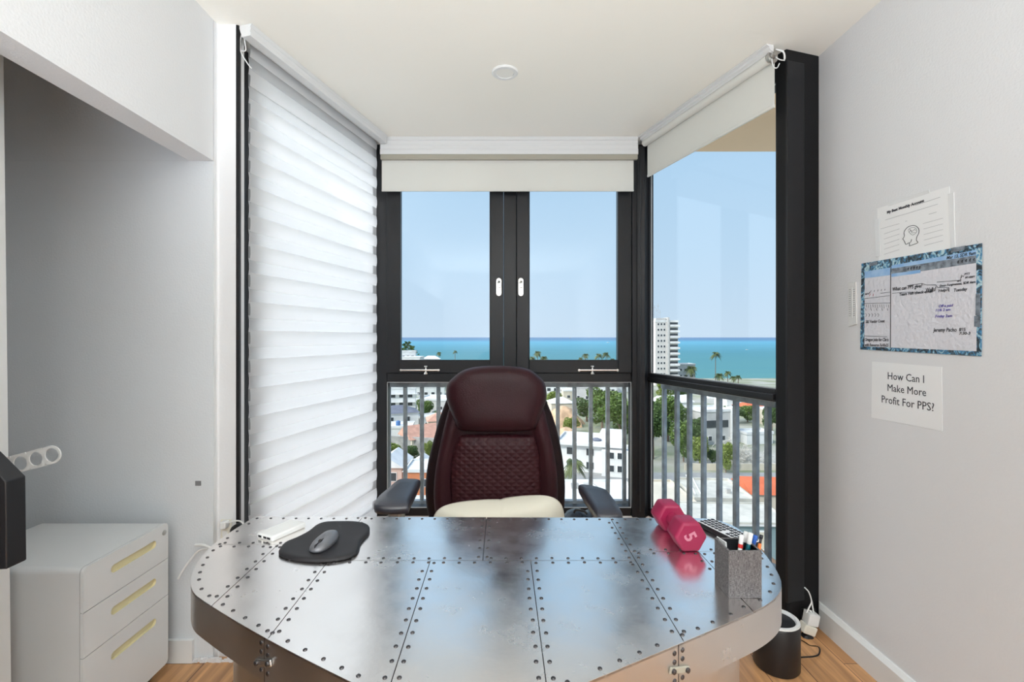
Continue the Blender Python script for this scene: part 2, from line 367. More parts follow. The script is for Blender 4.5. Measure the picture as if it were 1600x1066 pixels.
t.links.new(ge.outputs['Position'], sp.inputs[0]); t.links.new(sp.outputs['Y'], lg.inputs[0]); t.links.new(ge.outputs['Position'], mp.inputs[0]); t.links.new(mp.outputs[0], n.inputs['Vector'])
a1 = N(m, 'ShaderNodeMath'); a1.operation = 'MULTIPLY_ADD'; a1.inputs[1].default_value = 0.25; a1.inputs[2].default_value = -0.125
t.links.new(n.outputs['Fac'], a1.inputs[0]); t.links.new(lg.outputs[0], mr.inputs[0]); a2 = N(m, 'ShaderNodeMath'); a2.operation = 'ADD'
t.links.new(mr.outputs[0], a2.inputs[0]); t.links.new(a1.outputs[0], a2.inputs[1]); t.links.new(a2.outputs[0], r.inputs[0]); t.links.new(r.outputs[0], p.inputs['Base Color'])
p.inputs['Specular IOR Level'].default_value = 0.12; p.inputs['Roughness'].default_value = 0.6
M['sea'] = m

# ------------------------------------------------------------------ the room shell
RY = -3.0                                    # rear wall behind the camera
CL, CR = -1.95, WRX
b = MB().box(-2.05, 1.50, RY-0.1, 3.05, -0.12, 0.0)
struct('floor', b, M['floor'], 'oak laminate floor of narrow planks', 'floor')
b = MB().prism([(-2.05, RY-0.1), (1.55, RY-0.1), (1.55, 2.1), (1.30, 2.1), (1.03, 3.1), (-0.85, 3.1), (-1.18, 1.92), (-2.05, 1.92)], CEIL, CEIL+0.15)
struct('ceiling', b, M['ceil'], 'warm white ceiling over the room and bay', 'ceiling')
b = MB().box(WRX, WRX+0.12, RY-0.1, 2.06, 0, CEIL)
struct('wall_right', b, M['wall'], 'white textured wall on the right with papers', 'wall')
b = MB().box(-2.05, 1.47, RY-0.1, RY, 0, CEIL)
struct('wall_rear', b, M['wall'], 'white wall behind the viewer', 'wall')
NY = 1.815                                   # closet end wall
HZ = H + 0.667
b = MB().box(-1.184, -1.093, RY, NY, HZ, CEIL)
b.prism([(-1.184, NY+0.004), (-1.093, NY+0.004), (-1.093, 1.832), (-1.091, 1.838), (-1.085, 1.84), (-1.022, 1.84), (-1.022, 1.90), (-1.184, 1.90)], 0, CEIL)
struct('shade_panel_1', MB().box(-1.17, -1.10, RY, 0.80, 0, HZ-0.001), mat('shade_panel_dark', (0.05, 0.035, 0.03), 0.5), 'unseen dark panel added beside the viewer to block light', 'shade_panel')  # added out of view to shade the closet and darken the desk edge
struct('wall_left', b, M['wall'], 'white wall and header above the closet opening on the left', 'wall')
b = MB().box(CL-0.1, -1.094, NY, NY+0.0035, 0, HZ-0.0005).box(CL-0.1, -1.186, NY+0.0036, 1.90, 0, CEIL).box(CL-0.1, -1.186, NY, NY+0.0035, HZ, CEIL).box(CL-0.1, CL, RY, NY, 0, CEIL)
struct('wall_closet', b, M['closet'], 'white walls inside the closet with shade put into their colour', 'wall')
b = MB()
b.add([(WRX-0.018, RY, 0), (WRX, RY, 0), (WRX, 2.05, 0), (WRX-0.018, 2.02, 0), (WRX-0.018, RY, 0.085), (WRX-0.008, RY, 0.1), (WRX, RY, 0.1), (WRX, 2.05, 0.1), (WRX-0.008, 2.03, 0.1), (WRX-0.018, 2.02, 0.085)],
      [(0,3,9,4), (4,9,8,5), (5,8,7,6), (0,1,2,3), (0,4,5,6,1)])
struct('baseboard_right', b, M['base'], 'white baseboard along the right wall', 'baseboard')
b = MB().box(CL, -1.165, NY-0.014, NY, 0, 0.085)
struct('baseboard_left', b, M['base'], 'white baseboard on the closet end wall', 'baseboard')

# bay: window planes.  u runs along a window, n points outdoors
def plane(p0, p1, side):
    p0 = Vector((*p0, 0)); p1 = Vector((*p1, 0)); u = (p1-p0).normalized(); n_ = Vector((u.y, -u.x, 0))*side
    return Matrix(((u.x, n_.x, 0, p0.x), (u.y, n_.y, 0, p0.y), (0, 0, 1, 0), (0, 0, 0, 1))), (p1-p0).length
YB = 2.97
XL, XR = -0.80, 0.90
RP, RL = plane((1.18, 1.995), (1.18-0.285*0.975, YB), 1)
LP, LL = plane((-1.095, 1.86), (-1.095+0.266*1.11, YB), -1)
SILL = 0.12
def wz(py, Y=YB): return H - (py-VY)/F*Y
TZ0, TZ1 = H-0.277, H-0.222                       # transom rail

# column of black metal between right window and right wall
b = MB().prism([(1.18, 1.995), (1.345, 2.045), (1.42, 2.09), (1.42, 2.15), (1.25, 2.12), (1.165, 2.04)], 0, CEIL)
struct('trim_1', b, M['blackmatte'], 'wide black metal column between right window and right wall', 'column', bevel=(0.004, 2))
b = MB().prism([(-1.023, 1.841), (-1.011, 1.844), (-1.060, 1.99), (-1.14, 1.99), (-1.14, 1.86), (-1.023, 1.86)], 0, CEIL)
struct('trim_2', b, M['blackmatte'], 'black metal jamb between left wall and zebra blind', 'column', bevel=(0.003, 2))
# low sill walls and corner posts
b = MB().box(XL-0.05, XR+0.05, YB, YB+0.12, 0, SILL).box(0.09, RL+0.05, 0.01, 0.12, 0, SILL, RP).box(0, LL, 0, 0.12, 0, SILL, LP)
struct('wall_bay', b, M['wall'], 'low sill wall under the bay windows', 'wall')
# beam above each window
b = MB().box(XL-0.05, XR+0.05, YB+0.02, YB+0.14, CEIL-0.07, CEIL).box(0.06, RL+0.05, 0.02, 0.12, CEIL-0.05, CEIL, RP).box(0.05, LL+0.02, 0.02, 0.12, CEIL-0.05, CEIL, LP)
struct('trim_3', b, M['black'], 'black head rail above the bay windows', 'trim')

def bead(b, x0, x1, z0, z1, y, M_=None):        # thin pale gasket round a pane
    w = 0.0035
    for a in ((x0, x1, z0, z0+w), (x0, x1, z1-w, z1), (x0, x0+w, z0, z1), (x1-w, x1, z0, z1)):
        b.box(a[0], a[1], y, y+0.006, a[2], a[3], M_)
def window(n, label):
    o = thing('window_%d' % n, label, 'window'); o['kind'] = 'structure'; return o

# --- back window (frontal)
wb = window(2, 'black framed two-sash window at the back of the bay')
def bx(px): return (px-VX)/F*YB
zt = CEIL-0.07
b = MB()
b.box(XL, bx(605), YB-0.01, YB+0.07, SILL, zt)                  # left jamb
b.box(bx(986), XR, YB-0.01, YB+0.07, SILL, zt)
b.box(bx(605), bx(986), YB-0.005, YB+0.07, TZ0, TZ1)             # transom
b.box(bx(605), bx(986), YB-0.005, YB+0.07, SILL, SILL+0.05)
b.box(bx(787), bx(807), YB-0.005, YB+0.07, TZ1, zt)              # centre post
b.box(bx(986), bx(1004), YB-0.03, YB-0.01, SILL, zt)             # corner cover
obj('frame', b, M['black'], wb, bevel=(0.003, 2))
for x0, x1, g0, g1, hx in ((605, 787, 626, 766, 779.5), (807, 986, 826.5, 965, 813.5)):
    b = MB(); z0, z1, zg = TZ1+0.002, zt, wz(563)
    b.box(bx(x0)+.001, bx(g0), YB-0.02, YB+0.04, z0, z1).box(bx(g1), bx(x1)-.001, YB-0.02, YB+0.04, z0, z1)
    b.box(bx(g0), bx(g1), YB-0.02, YB+0.04, z0, zg)
    b.box(bx(g0), bx(g1), YB-0.02, YB+0.04, zt-0.05, zt)
    s = obj('sash', b, M['black'], wb, bevel=(0.003, 2))
    b = MB(); bead(b, bx(g0), bx(g1), zg, zt-0.05, YB-0.0205)
    obj('gasket', b, M['black'], s)
    b = MB().box(bx(g0), bx(g1), YB+0.005, YB+0.011, zg, zt-0.05); obj('pane', b, M['glass'], s)
    # latch plate with rounded ends, lever and keyhole
    b = MB(); zc = wz(449.5); hw = 0.0165; hh = 0.056; pl = []
    for k in range(9): a = PI*k/8; pl.append((bx(hx)+hw*math.cos(a), zc+hh-hw+hw*math.sin(a)))
    for k in range(9): a = PI+PI*k/8; pl.append((bx(hx)+hw*math.cos(a), zc-hh+hw+hw*math.sin(a)))
    Mx = Matrix(((1,0,0,0),(0,0,-1,YB-0.02),(0,1,0,0),(0,0,0,1)))
    b.prism(pl, 0, 0.012, Mx); h_ = obj('latch', b, M['chrome'], s, bevel=(0.002, 2), label='chrome latch plate')
    b = MB().lathe([(0.011, 0), (0.011, 0.02), (0.008, 0.024)], 16, Matrix.Translation((bx(hx), YB-0.032, zc+0.030)) @ Matrix.Rotation(PI/2, 4, 'X'))
    b.box(bx(hx)-.004, bx(hx)+.012, YB-0.056, YB-0.048, zc-0.004, zc+0.034)
    b.lathe([(0.009, 0), (0.009, 0.006)], 16, Matrix.Translation((bx(hx), YB-0.032, zc-0.022)) @ Matrix.Rotation(PI/2, 4, 'X'))
    obj('lever', b, M['steel'], h_)
# friction stays on the lower sash rails
for x0, x1, kx in ((627, 688, 667), (902, 964, 924)):
    b = MB(); z = wz(578)
    b.tube([(bx(x0), YB-0.035, z), (bx(x1), YB-0.035, z)], 0.007, 10)
    b.lathe([(0.008, 0), (0.008, 0.02)], 12, Matrix.Translation((bx(x0)+.006, YB-0.02, z)) @ Matrix.Rotation(PI/2, 4, 'X'))
    b.lathe([(0.008, 0), (0.008, 0.02)], 12, Matrix.Translation((bx(x1)-.006, YB-0.02, z)) @ Matrix.Rotation(PI/2, 4, 'X'))
    b.lathe([(0.016, wz(584)), (0.012, wz(582)), (0.006, wz(580)), (0.006, wz(574)), (0.013, wz(573)), (0.013, wz(571))], 12, Matrix.Translation((bx(kx), YB-0.035, 0)))
    obj('stay_bar', b, M['chrome'], wb, smooth=40, label='chrome sliding stay bar')
b = MB().box(bx(605), bx(986), YB+0.02, YB+0.026, SILL+0.05, TZ0); obj('pane', b, M['glass'], wb)
b = MB(); bead(b, bx(605), bx(986), SILL+0.05, TZ0, YB-0.0055); obj('gasket', b, M['gasket'], wb, label='pale gasket round the lower pane')

# --- right window
wr = window(3, 'black framed side window on the right of the bay')
e = 0.055; f1 = RL-0.012
b = MB()
b.box(-0.005, e, 0, 0.09, SILL, CEIL-0.05, RP).box(f1, RL+0.01, 0, 0.03, SILL, CEIL-0.05, RP)
b.box(e, f1, 0.0, 0.05, TZ0, TZ1, RP).box(e, f1, 0.0, 0.08, SILL, SILL+0.05, RP).box(e, f1, 0, 0.08, CEIL-0.11, CEIL-0.05, RP)
b.box(e, f1, -0.012, 0.0, TZ0+0.008, TZ1-0.022, RP)
obj('frame', b, M['black'], wr, bevel=(0.003, 2))
b = MB().prism([(bx(993), YB-0.035), (bx(1004), YB-0.05), (0.902, YB+0.0), (0.922, YB+0.035), (0.915, YB+0.08), (bx(993), YB+0.07)], SILL, CEIL-0.03)
obj('corner_post', b, M['black'], wr, bevel=(0.003, 2))
b = MB().tube([P(1000.5, 250, 2.90), P(1001.5, 300, 2.90), P(999.5, 360, 2.90), P(1001, 430, 2.90), P(1000, 800, 2.90)], 0.004, 6)
obj('loose_gasket', b, M['blackplastic'], wr)
b = MB().box(e, f1, 0.018, 0.024, TZ1, CEIL-0.11, RP); obj('pane', b, M['glass'], wr)
b = MB().box(e, f1, 0.018, 0.024, SILL+0.05, TZ0, RP); obj('pane', b, M['glass'], wr)
b = MB(); bead(b, e, f1, TZ1, CEIL-0.11, 0.011, RP); bead(b, e, f1, SILL+0.05, TZ0, 0.011, RP); obj('gasket', b, M['gasket'], wr, label='pale gasket round the panes')
# --- left window behind the zebra blind
wl = window(1, 'black framed side window behind the zebra blind')
b = MB()
b.box(0, 0.165, 0, 0.09, SILL, CEIL-0.05, LP).box(LL-0.04, LL, 0, 0.09, SILL, CEIL-0.05, LP)
b.box(0.165, LL-0.04, 0, 0.08, SILL, SILL+0.05, LP).box(0.165, LL-0.04, 0, 0.08, CEIL-0.11, CEIL-0.05, LP)
obj('frame', b, M['black'], wl, bevel=(0.003, 2))
b = MB().box(0.165, LL-0.04, 0.045, 0.051, SILL+0.05, CEIL-0.11, LP); obj('pane', b, M['glass'], wl)

# storey above: overhanging slab seen through the right window
b = MB().box(1.2, 7.0, 2.25, 3.75, CEIL+0.25, CEIL+0.45)
struct('trim_4', b, M['soffit'], 'tan underside of the balcony slab of the floor above', 'slab')

# --- railings outside
def railing(label, Mt, us, u0, u1, nn, loc):
    r_ = thing('railing', label, 'railing', loc)
    b = MB().box(u0, u1, nn-0.02, nn+0.02, TZ0-0.045, TZ0-0.012, Mt); obj('top_rail', b, M['galv'], r_, world=True)
    b = MB().box(u0, u1, nn-0.02, nn+0.02, SILL+0.02, SILL+0.05, Mt); obj('bottom_rail', b, M['galv'], r_, world=True)
    for u in us:
        b = MB().box(u-0.0125, u+0.0125, nn-0.0125, nn+0.0125, SILL+0.05, TZ0-0.045, Mt)
        obj('baluster', b, M['galv'], r_, world=True, bevel=(0.003, 1))
    return r_
YR = 3.11
us = [(x-VX)/F*YR for x in (607.5, 633.3, 659.3, 685.2, 711, 737, 763, 789, 815, 841, 871.5, 897.5, 923, 949.5, 975.2)]
railing('grey metal railing with upright bars outside the back window', Matrix.Identity(4), us, XL, XR-0.02, YR, (0, YR, SILL))
nn = 0.13; us = []
for x in (1038, 1058, 1077.5, 1099.5, 1124, 1150, 1181, 1200):
    k = (x-VX)/F                               # X = k*Y on the offset line
    q0 = RP @ Vector((0, nn, 0)); d = RP.to_3x3() @ Vector((1, 0, 0))
    us.append((k*q0.y-q0.x)/(d.x-k*d.y))
railing('grey metal railing with upright bars outside the right window', RP, us, min(us)-0.06, RL+0.03, nn, (1.1, 2.4, SILL))

# ------------------------------------------------------------------ blinds
# zebra blind on the left
def blindM(p0, p1, side): return plane(p0, p1, side)
ZP, ZL = plane((-1.016, 1.93), (-1.016+0.266*0.965, 2.895), -1)
zb = thing('zebra_blind', 'lowered white zebra blind with striped bands over the left window', 'blind', (-0.88, 2.4, 0.1))
CP, CLn = plane((-0.958, 1.833), (-0.68, 2.866), -1)
b = MB()
prof = [(0, 0), (0.006, -0.012), (0.003, -0.016), (0.008, -0.030), (0.004, -0.034), (0.006, -0.045), (0.045, -0.045), (0.06, 0)]
b.loft([[(u, q[0], CEIL-0.001+q[1]) for q in reversed(prof)] for u in (0, CLn-0.012)], True, CP)
obj('cassette', b, M['cassette'], zb, world=True)
PER, BAND = 0.117, 0.068
zref = H - (217-VY)/F*2.895 - 0.0                  # a gap of the front layer ends here
def sag(u, z): return 0.004*math.sin(u*5.1+z*9.0)
def layer(n0, off, nm):
    zz = zref + off + 4*PER
    bands, sheer = MB(), MB()
    ua = 0.0 if nm == 'front' else 0.022
    U = [ua+(ZL-ua)*i/10 for i in range(11)]
    def strip(B, za, zb_, bow):
        rows = []
        for j in range(4):
            f_ = j/3; z = za + (zb_-za)*f_
            rows.append([(u, n0 - bow*math.sin(PI*f_), z) for u in U])
        vs_ = [v for r_ in rows for v in r_]; n = len(U)
        B.add(vs_, [(j*n+i, j*n+i+1, (j+1)*n+i+1, (j+1)*n+i) for j in range(3) for i in range(n-1)], ZP)
    while zz > 0.12:
        top = min(zz, CEIL-0.02); bot = zz-BAND
        if top > bot+0.004: strip(bands, max(bot, 0.1), top, 0.004)
        t2 = min(bot, CEIL-0.02); b2 = zz-PER
        if t2 > b2 and t2 > 0.1: strip(sheer, max(b2, 0.1), t2, 0.0)
        zz -= PER
    o = obj('fabric_layer', bands, M['band'], zb, world=True, smooth=180)
    obj('sheer_strips', sheer, M['sheer'], o, world=True)
layer(0.0, 0.0, 'front'); layer(0.027, 0.5*PER+0.004, 'back')
b = MB().box(0, ZL, -0.008, 0.03, 0.075, 0.10, ZP); obj('bottom_bar', b, M['cassette'], zb, world=True, bevel=(0.004, 2))
b = MB()
b.tube(smoothline([P(383, 42, 1.86), P(376, 60, 1.86), P(376, 80, 1.86), P(386, 98, 1.87), P(393, 107, 1.88)], 6), 0.0022, 6)
b.tube(smoothline([P(388, 42, 1.86), P(382, 58, 1.86), P(384, 78, 1.86), P(377, 79, 1.86)], 6), 0.0022, 6)
b.tube(smoothline([P(388, 42, 1.86), P(381, 45, 1.86), P(377, 58, 1.86)], 6), 0.0022, 6)
obj('cord', b, M['whiteplastic'], zb, world=True)

# back roller blind
rb = thing('roller_blind', 'short white roller blind above the back window', 'blind', (0.04, 2.88, 2.1))
def cx(px, Y=2.866): return (px-VX)/F*Y
x0, x1 = cx(594), cx(997)
zc0 = H+(VY-241)/F*2.866
b = MB(); hgt = CEIL-zc0
prof = [(0, 0), (0.0, -0.02), (0.005, -0.022), (0.005, -0.045), (0.0, -0.048), (0, -0.075), (-0.004, -0.078), (-0.004, -hgt), (0.07, -hgt), (0.07, 0)]
b.loft([[(x, 2.866+q[0], CEIL-0.001+q[1]) for q in prof] for x in (x0, x1)], True)
obj('cassette', b, M['cassette'], rb, world=True)
b = MB().box(x0+0.002, x1-0.002, 2.862, 2.885, H+(VY-249)/F*2.866, zc0-0.001); obj('bottom_rail', b, M['beige'], rb, world=True, bevel=(0.003, 2), label='beige rail under the cassette')
b = MB().box(x0+0.004, cx(990, 2.89), 2.890, 2.892, H+(VY-298.5)/F*2.89, zc0); fb = obj('fabric', b, M['roller'], rb, world=True)
b = MB().box(x0+0.004, cx(990, 2.89), 2.886, 2.896, H+(VY-299)/F*2.89, H+(VY-297)/F*2.89); obj('hem_bar', b, M['roller'], fb, world=True)

# right roller blind
r2 = thing('roller_blind', 'white roller blind partly lowered over the right window', 'blind', (1.0, 2.4, 2.15))
KP, KL = plane((1.076, 1.969), (0.81, 2.866), 1)
b = MB()
prof = [(0, 0), (0.0, -0.005), (0.014, -0.009), (0.014, -0.018), (0.022, -0.022), (0.026, -0.026), (0.036, -0.026), (0.036, 0)]
b.loft([[(u, q[0], CEIL-0.001+q[1]) for q in reversed(prof)] for u in (-0.01, KL)], True, KP)
obj('cassette', b, M['cassette'], r2, world=True)
FP, FL = plane((0.868+0.300*0.875, 1.995), (0.868, 2.87), 1)
b = MB().tube([FP @ Vector((u, -0.016, CEIL-0.040)) for u in (0.012, FL+0.006)], 0.0195, 20); obj('roller_tube', b, M['roller'], r2, world=True, smooth=40)
b = MB().box(0.0, FL, -0.001, 0.001, H+0.958, CEIL-0.040, FP); fb = obj('fabric', b, M['roller'], r2, world=True)
b = MB().box(0.0, FL, -0.005, 0.005, H+0.955, H+0.970, FP); obj('hem_bar', b, M['roller'], fb, world=True, bevel=(0.003, 2))
b = MB()
for uu in (0.0, 0.008): b.tube([FP @ Vector((uu, -0.016, CEIL-0.040)), FP @ Vector((uu-0.008, -0.016, CEIL-0.040))], 0.026-uu*0.8, 18)
b.tube([FP @ Vector((-0.008, -0.016, CEIL-0.040)), FP @ Vector((-0.02, -0.016, CEIL-0.036))], 0.012, 12)
obj('end_bracket', b, M['steel'], r2, world=True, label='grey end bracket of the roller')
b = MB()
b.tube(smoothline([P(1206, 82, 1.98), P(1216, 92, 1.97), P(1226, 93, 1.96), P(1224, 80, 1.96), P(1212, 77, 1.96)], 6), 0.0022, 6)
b.tube(smoothline([P(1206, 92, 1.98), P(1208, 104, 1.97), P(1214, 106, 1.97), P(1218, 99, 1.97)], 6), 0.0022, 6)
b.tube(smoothline([P(1214, 78, 1.96), P(1224, 82, 1.95), P(1225.5, 95, 1.95)], 6), 0.0022, 6)
obj('cord', b, M['whiteplastic'], r2, world=True)

# recessed downlight
d = thing('recessed_downlight', 'round white recessed downlight in the bay ceiling', 'downlight', (0.0115, 2.172, CEIL-0.008))
b = MB().lathe([(0.041, 0.0), (0.056, 0.0), (0.060, 0.004), (0.060, 0.0079), (0.041, 0.0079), (0.041, 0.0)], 40, None, False); obj('trim_ring', b, M['whiteplastic'], d, smooth=40)
b = MB().lathe([(0.040, 0.003), (0.040, 0.0078)], 40); obj('lens', b, mat('frosted_lens', (0.85, 0.84, 0.80), 0.5), d)

# ------------------------------------------------------------------ desk
desk = thing('desk', 'riveted aluminium desk with a curved front in the bay', 'desk', (-0.03, 1.0, 0))
XC = -0.035
ctrl = [(-0.676, 1.312), (-0.684, 1.19), (-0.678, 1.10), (-0.650, 1.01), (-0.605, 0.935), (-0.545, 0.885), (-0.388, 0.783), (-0.215, 0.682), (-0.12, 0.635), (-0.045, 0.621),
        (0.03, 0.635), (0.122, 0.682), (0.281, 0.766), (0.368, 0.813), (0.473, 0.872), (0.535, 0.925), (0.568, 0.985), (0.592, 1.08), (0.604, 1.18), (0.598, 1.25), (0.565, 1.29), (0.52, 1.300)]
outl = [(v.x, v.y) for v in smoothline([(x, y, 0) for x, y in ctrl], 5)]
def inset(poly, d):
    n = len(poly); out = []
    for i in range(n):
        p0, p1, p2 = Vector(poly[i-1]), Vector(poly[i]), Vector(poly[(i+1) % n])
        a = (p1-p0).normalized(); c = (p2-p1).normalized(); na = Vector((-a.y, a.x)); nc = Vector((-c.y, c.x)); m_ = (na+nc).normalized()
        k = d/max(0.4, m_.dot(na)); out.append((p1.x+m_.x*k, p1.y+m_.y*k))
    return out
def clip(poly, x0, x1, y0, y1):
    def cut(pl, ins, inter):
        r_ = []
        for i in range(len(pl)):
            a, c = pl[i-1], pl[i]
            if ins(c):
                if not ins(a): r_.append(inter(a, c))
                r_.append(c)
            elif ins(a): r_.append(inter(a, c))
        return r_
    def ix(v): return lambda a, c: (v, a[1]+(c[1]-a[1])*(v-a[0])/(c[0]-a[0]))
    def iy(v): return lambda a, c: (a[0]+(c[0]-a[0])*(v-a[1])/(c[1]-a[1]), v)
    for ins, it in ((lambda q: q[0] >= x0, ix(x0)), (lambda q: q[0] <= x1, ix(x1)), (lambda q: q[1] >= y0, iy(y0)), (lambda q: q[1] <= y1, iy(y1))):
        if not poly: return []
        poly = cut(poly, ins, it)
    return poly
core = MB().prism(inset(outl, 0.004), DESK-0.068, DESK-0.004); obj('core', core, M['blackplastic'], desk, world=True)
SX = (-0.381, 0.292); gp = 0.0008
cells = [(-9, -0.381, 1.134, 9), (-9, -0.53, -9, 1.134), (-0.53, -0.381, -9, 1.134),
         (-0.381, -0.043, 1.053, 9), (-0.043, 0.292, 1.053, 9), (-0.381, -0.158, -9, 1.053), (-0.158, 0.062, -9, 1.053), (0.062, 0.292, -9, 1.053),
         (0.292, 9, 1.097, 9), (0.292, 0.448, -9, 1.097), (0.448, 9, -9, 1.097)]
for c in cells:
    pl = clip(outl, c[0]+gp, c[1]-gp, c[2]+gp, c[3]-gp)
    b = MB().prism(pl, DESK-0.004, DESK); obj('top_panel', b, M['alu'], desk, world=True)
# edge band in three lengths meeting at the seams
def band(lo, hi, back=False):
    pts = [q for q in outl if lo <= q[0] <= hi and (q[1] < 1.295)]
    ins = [inset(outl, 0.003)[outl.index(q)] for q in pts]
    n = len(pts)
    rings = []
    for q, w in zip(pts, ins): rings.append([(q[0], q[1], DESK-0.072), (q[0], q[1], DESK-0.0005), (w[0], w[1], DESK-0.0005), (w[0], w[1], DESK-0.072)])
    return MB().loft(rings)
for lo, hi in ((-9, -0.385), (-0.385, 0.285), (0.285, 9)):
    # include the seam points so that the strips meet
    obj('edge_band', band(lo-0.03, hi+0.03) if lo > -9 and hi < 9 else band(lo, hi), M['aluedge'], desk, world=True, smooth=60)
b = MB().box(-0.672, 0.56, 1.293, 1.300, DESK-0.072, DESK-0.005); obj('back_edge', b, M['aluedge'], desk, world=True)
# pedestal under the top
ped = clip(inset(outl, 0.075), -9, 9, 0.60, 1.10)
b = MB().prism(clip(ped, -9, -0.20, 0, 9), 0.0, DESK-0.072); obj('pedestal', b, M['aluedge'], desk, world=True)
b = MB().prism(clip(ped, 0.14, 9, 0, 9), 0.0, DESK-0.072); obj('pedestal', b, M['aluedge'], desk, world=True)
# rivets
rv = []
def rivrow(p0, p1, step, off=0.0):
    p0 = Vector(p0); p1 = Vector(p1); L = (p1-p0).length; n = max(1, int(L/step)); d_ = (p1-p0)/n; q = Vector((-(p1-p0).y, (p1-p0).x)).normalized()
    for i in range(n+1):
        c = p0+d_*i+q*off
        if inside(c): rv.append((c.x+random.uniform(-.0012, .0012), c.y+random.uniform(-.0012, .0012)))
inn = inset(outl, 0.008)
def inside(p):
    r_ = False; n = len(inn)
    for i in range(n):
        (ax, ay), (cx_, cy_) = inn[i-1], inn[i]
        if (ay > p.y) != (cy_ > p.y) and p.x < (cx_-ax)*(p.y-ay)/(cy_-ay)+ax: r_ = not r_
    return r_
for s in (-1, 1):
    w = 0.010*s
    rivrow((-0.381, 0.70), (-0.381, 1.30), 0.033, w); rivrow((0.292, 0.70), (0.292, 1.30), 0.033, w)
    rivrow((-0.53, 0.80), (-0.53, 1.12), 0.033, w); rivrow((-0.158, 0.62), (-0.158, 1.04), 0.033, w); rivrow((0.062, 0.62), (0.062, 1.04), 0.033, w)
    rivrow((0.448, 0.80), (0.448, 1.085), 0.033, w); rivrow((-0.043, 1.07), (-0.043, 1.285), 0.042, w)
    rivrow((-0.66, 1.134), (-0.395, 1.134), 0.033, w); rivrow((-0.365, 1.053), (0.28, 1.053), 0.033, w); rivrow((0.308, 1.097), (0.585, 1.097), 0.033, w)
edge = inset(outl, 0.014); acc = 0; last = None
for i, q in enumerate(edge):
    q = Vector(q)
    if last is None or (q-last).length >= 0.033:
        if last is not None and (q-last).length > 0.05:
            k = int((q-last).length/0.037)
            for j in range(1, k): z_ = last+(q-last)*j/k; rv.append((z_.x, z_.y))
        rv.append((q.x, q.y)); last = q
k = 34; a0 = Vector((0.50, 1.288)); a1 = Vector((-0.66, 1.298))
for j in range(k+1): z_ = a0+(a1-a0)*j/k; rv.append((z_.x, z_.y))
keep = []
for q in rv:
    if all((q[0]-w[0])**2+(q[1]-w[1])**2 > 0.010**2 for w in keep): keep.append(q)
def seen(q):
    y = VY+(H-DESK)*F/q[1]; return y < 1063
keep.sort(key=lambda q: (not seen(q), q[1]))
RP_ = [(0.0036, 0.0), (0.0036, 0.0006), (0.0028, 0.0014), (0.0012, 0.0018)]
for q in keep[:100]:
    b = MB().lathe(RP_, 10, Matrix.Translation((q[0], q[1], DESK))); obj('rivet', b, M['rivet'], desk, world=True, smooth=50)
b = MB()
for q in keep[100:]: b.lathe(RP_, 8, Matrix.Translation((q[0], q[1], DESK)))
o = obj('rivets', b, M['rivet'], desk, world=True, smooth=50); o['kind'] = 'stuff'
# strap plates across the front seams
def strap(sx_, tan):
    i = min(range(len(outl)), key=lambda j: abs(outl[j][0]-sx_)+(1 if outl[j][1] > 1.05 else 0))
    p = Vector((*outl[i], 0)); q = Vector((*outl[i+1], 0)); u = (q-outl_v(i-1)).normalized(); n_ = Vector((u.y, -u.x, 0))
    Mt = Matrix(((u.x, n_.x, 0, p.x), (u.y, n_.y, 0, p.y), (0, 0, 1, 0), (0, 0, 0, 1)))
    a = 0.30 if sx_ < 0 else -0.25
    R_ = Mt @ Matrix.Translation((0, 0, DESK-0.040)) @ Matrix.Rotation(a*-1, 4, 'Y')
    b = MB().box(-0.022, 0.022, 0, 0.004, -0.0055, 0.0055, R_); s_ = obj('strap', b, M['beige'] if tan else M['steel'], desk, world=True, bevel=(0.003, 2), label='small tan strap over the front seam' if tan else 'small steel strap over the front seam')
    b = MB()
    for k_ in (-0.016, 0.016): b.lathe([(0.0042, 0), (0.0042, 0.003), (0.002, 0.004)], 12, R_ @ Matrix.Translation((k_, 0.004, 0)) @ Matrix.Rotation(-PI/2, 4, 'X'))
    obj('bolt', b, M['rivet'], s_, world=True)
    b = MB()
    for s__ in (-0.009, 0.009):
        for zq in (-0.012, -0.026, -0.056): b.lathe([(0.004, 0), (0.004, 0.001), (0.002, 0.002)], 10, Mt @ Matrix.Translation((s__, 0, DESK+zq)) @ Matrix.Rotation(-PI/2, 4, 'X'))
    b.box(-0.0006, 0.0006, -0.001, 0.0005, DESK-0.072, DESK-0.001, Mt)
    obj('seam_rivets', b, M['rivet'], desk, world=True)
def outl_v(i): return Vector((*outl[i], 0))
strap(-0.386, False); strap(0.284, True)

# ------------------------------------------------------------------ things on the desk
# power bank
A_, B_, C_ = onz(401, 841, DESK), onz(425, 847.5, DESK), onz(462, 822, DESK)
u = (B_-A_).normalized(); v = Vector((-u.y, u.x, 0)); w_ = 0.056; l_ = 0.100
Mt = Matrix(((u.x, v.x, 0, A_.x), (u.y, v.y, 0, A_.y), (0, 0, 1, DESK), (0, 0, 0, 1)))
pb = thing('power_bank', 'slim white power bank at the back left of the desk', 'power bank', (A_.x, A_.y, DESK))
b = MB().box(0, w_, 0, l_, 0, 0.0135, Mt); obj('case', b, M['whiteplastic'], pb, world=True, bevel=(0.004, 4), smooth=60)
for x in (0.006, 0.024, 0.037):
    b = MB().box(x, x+0.011, -0.0004, 0.002, 0.004, 0.009, Mt); obj('port', b, M['blackplastic'], pb, world=True)
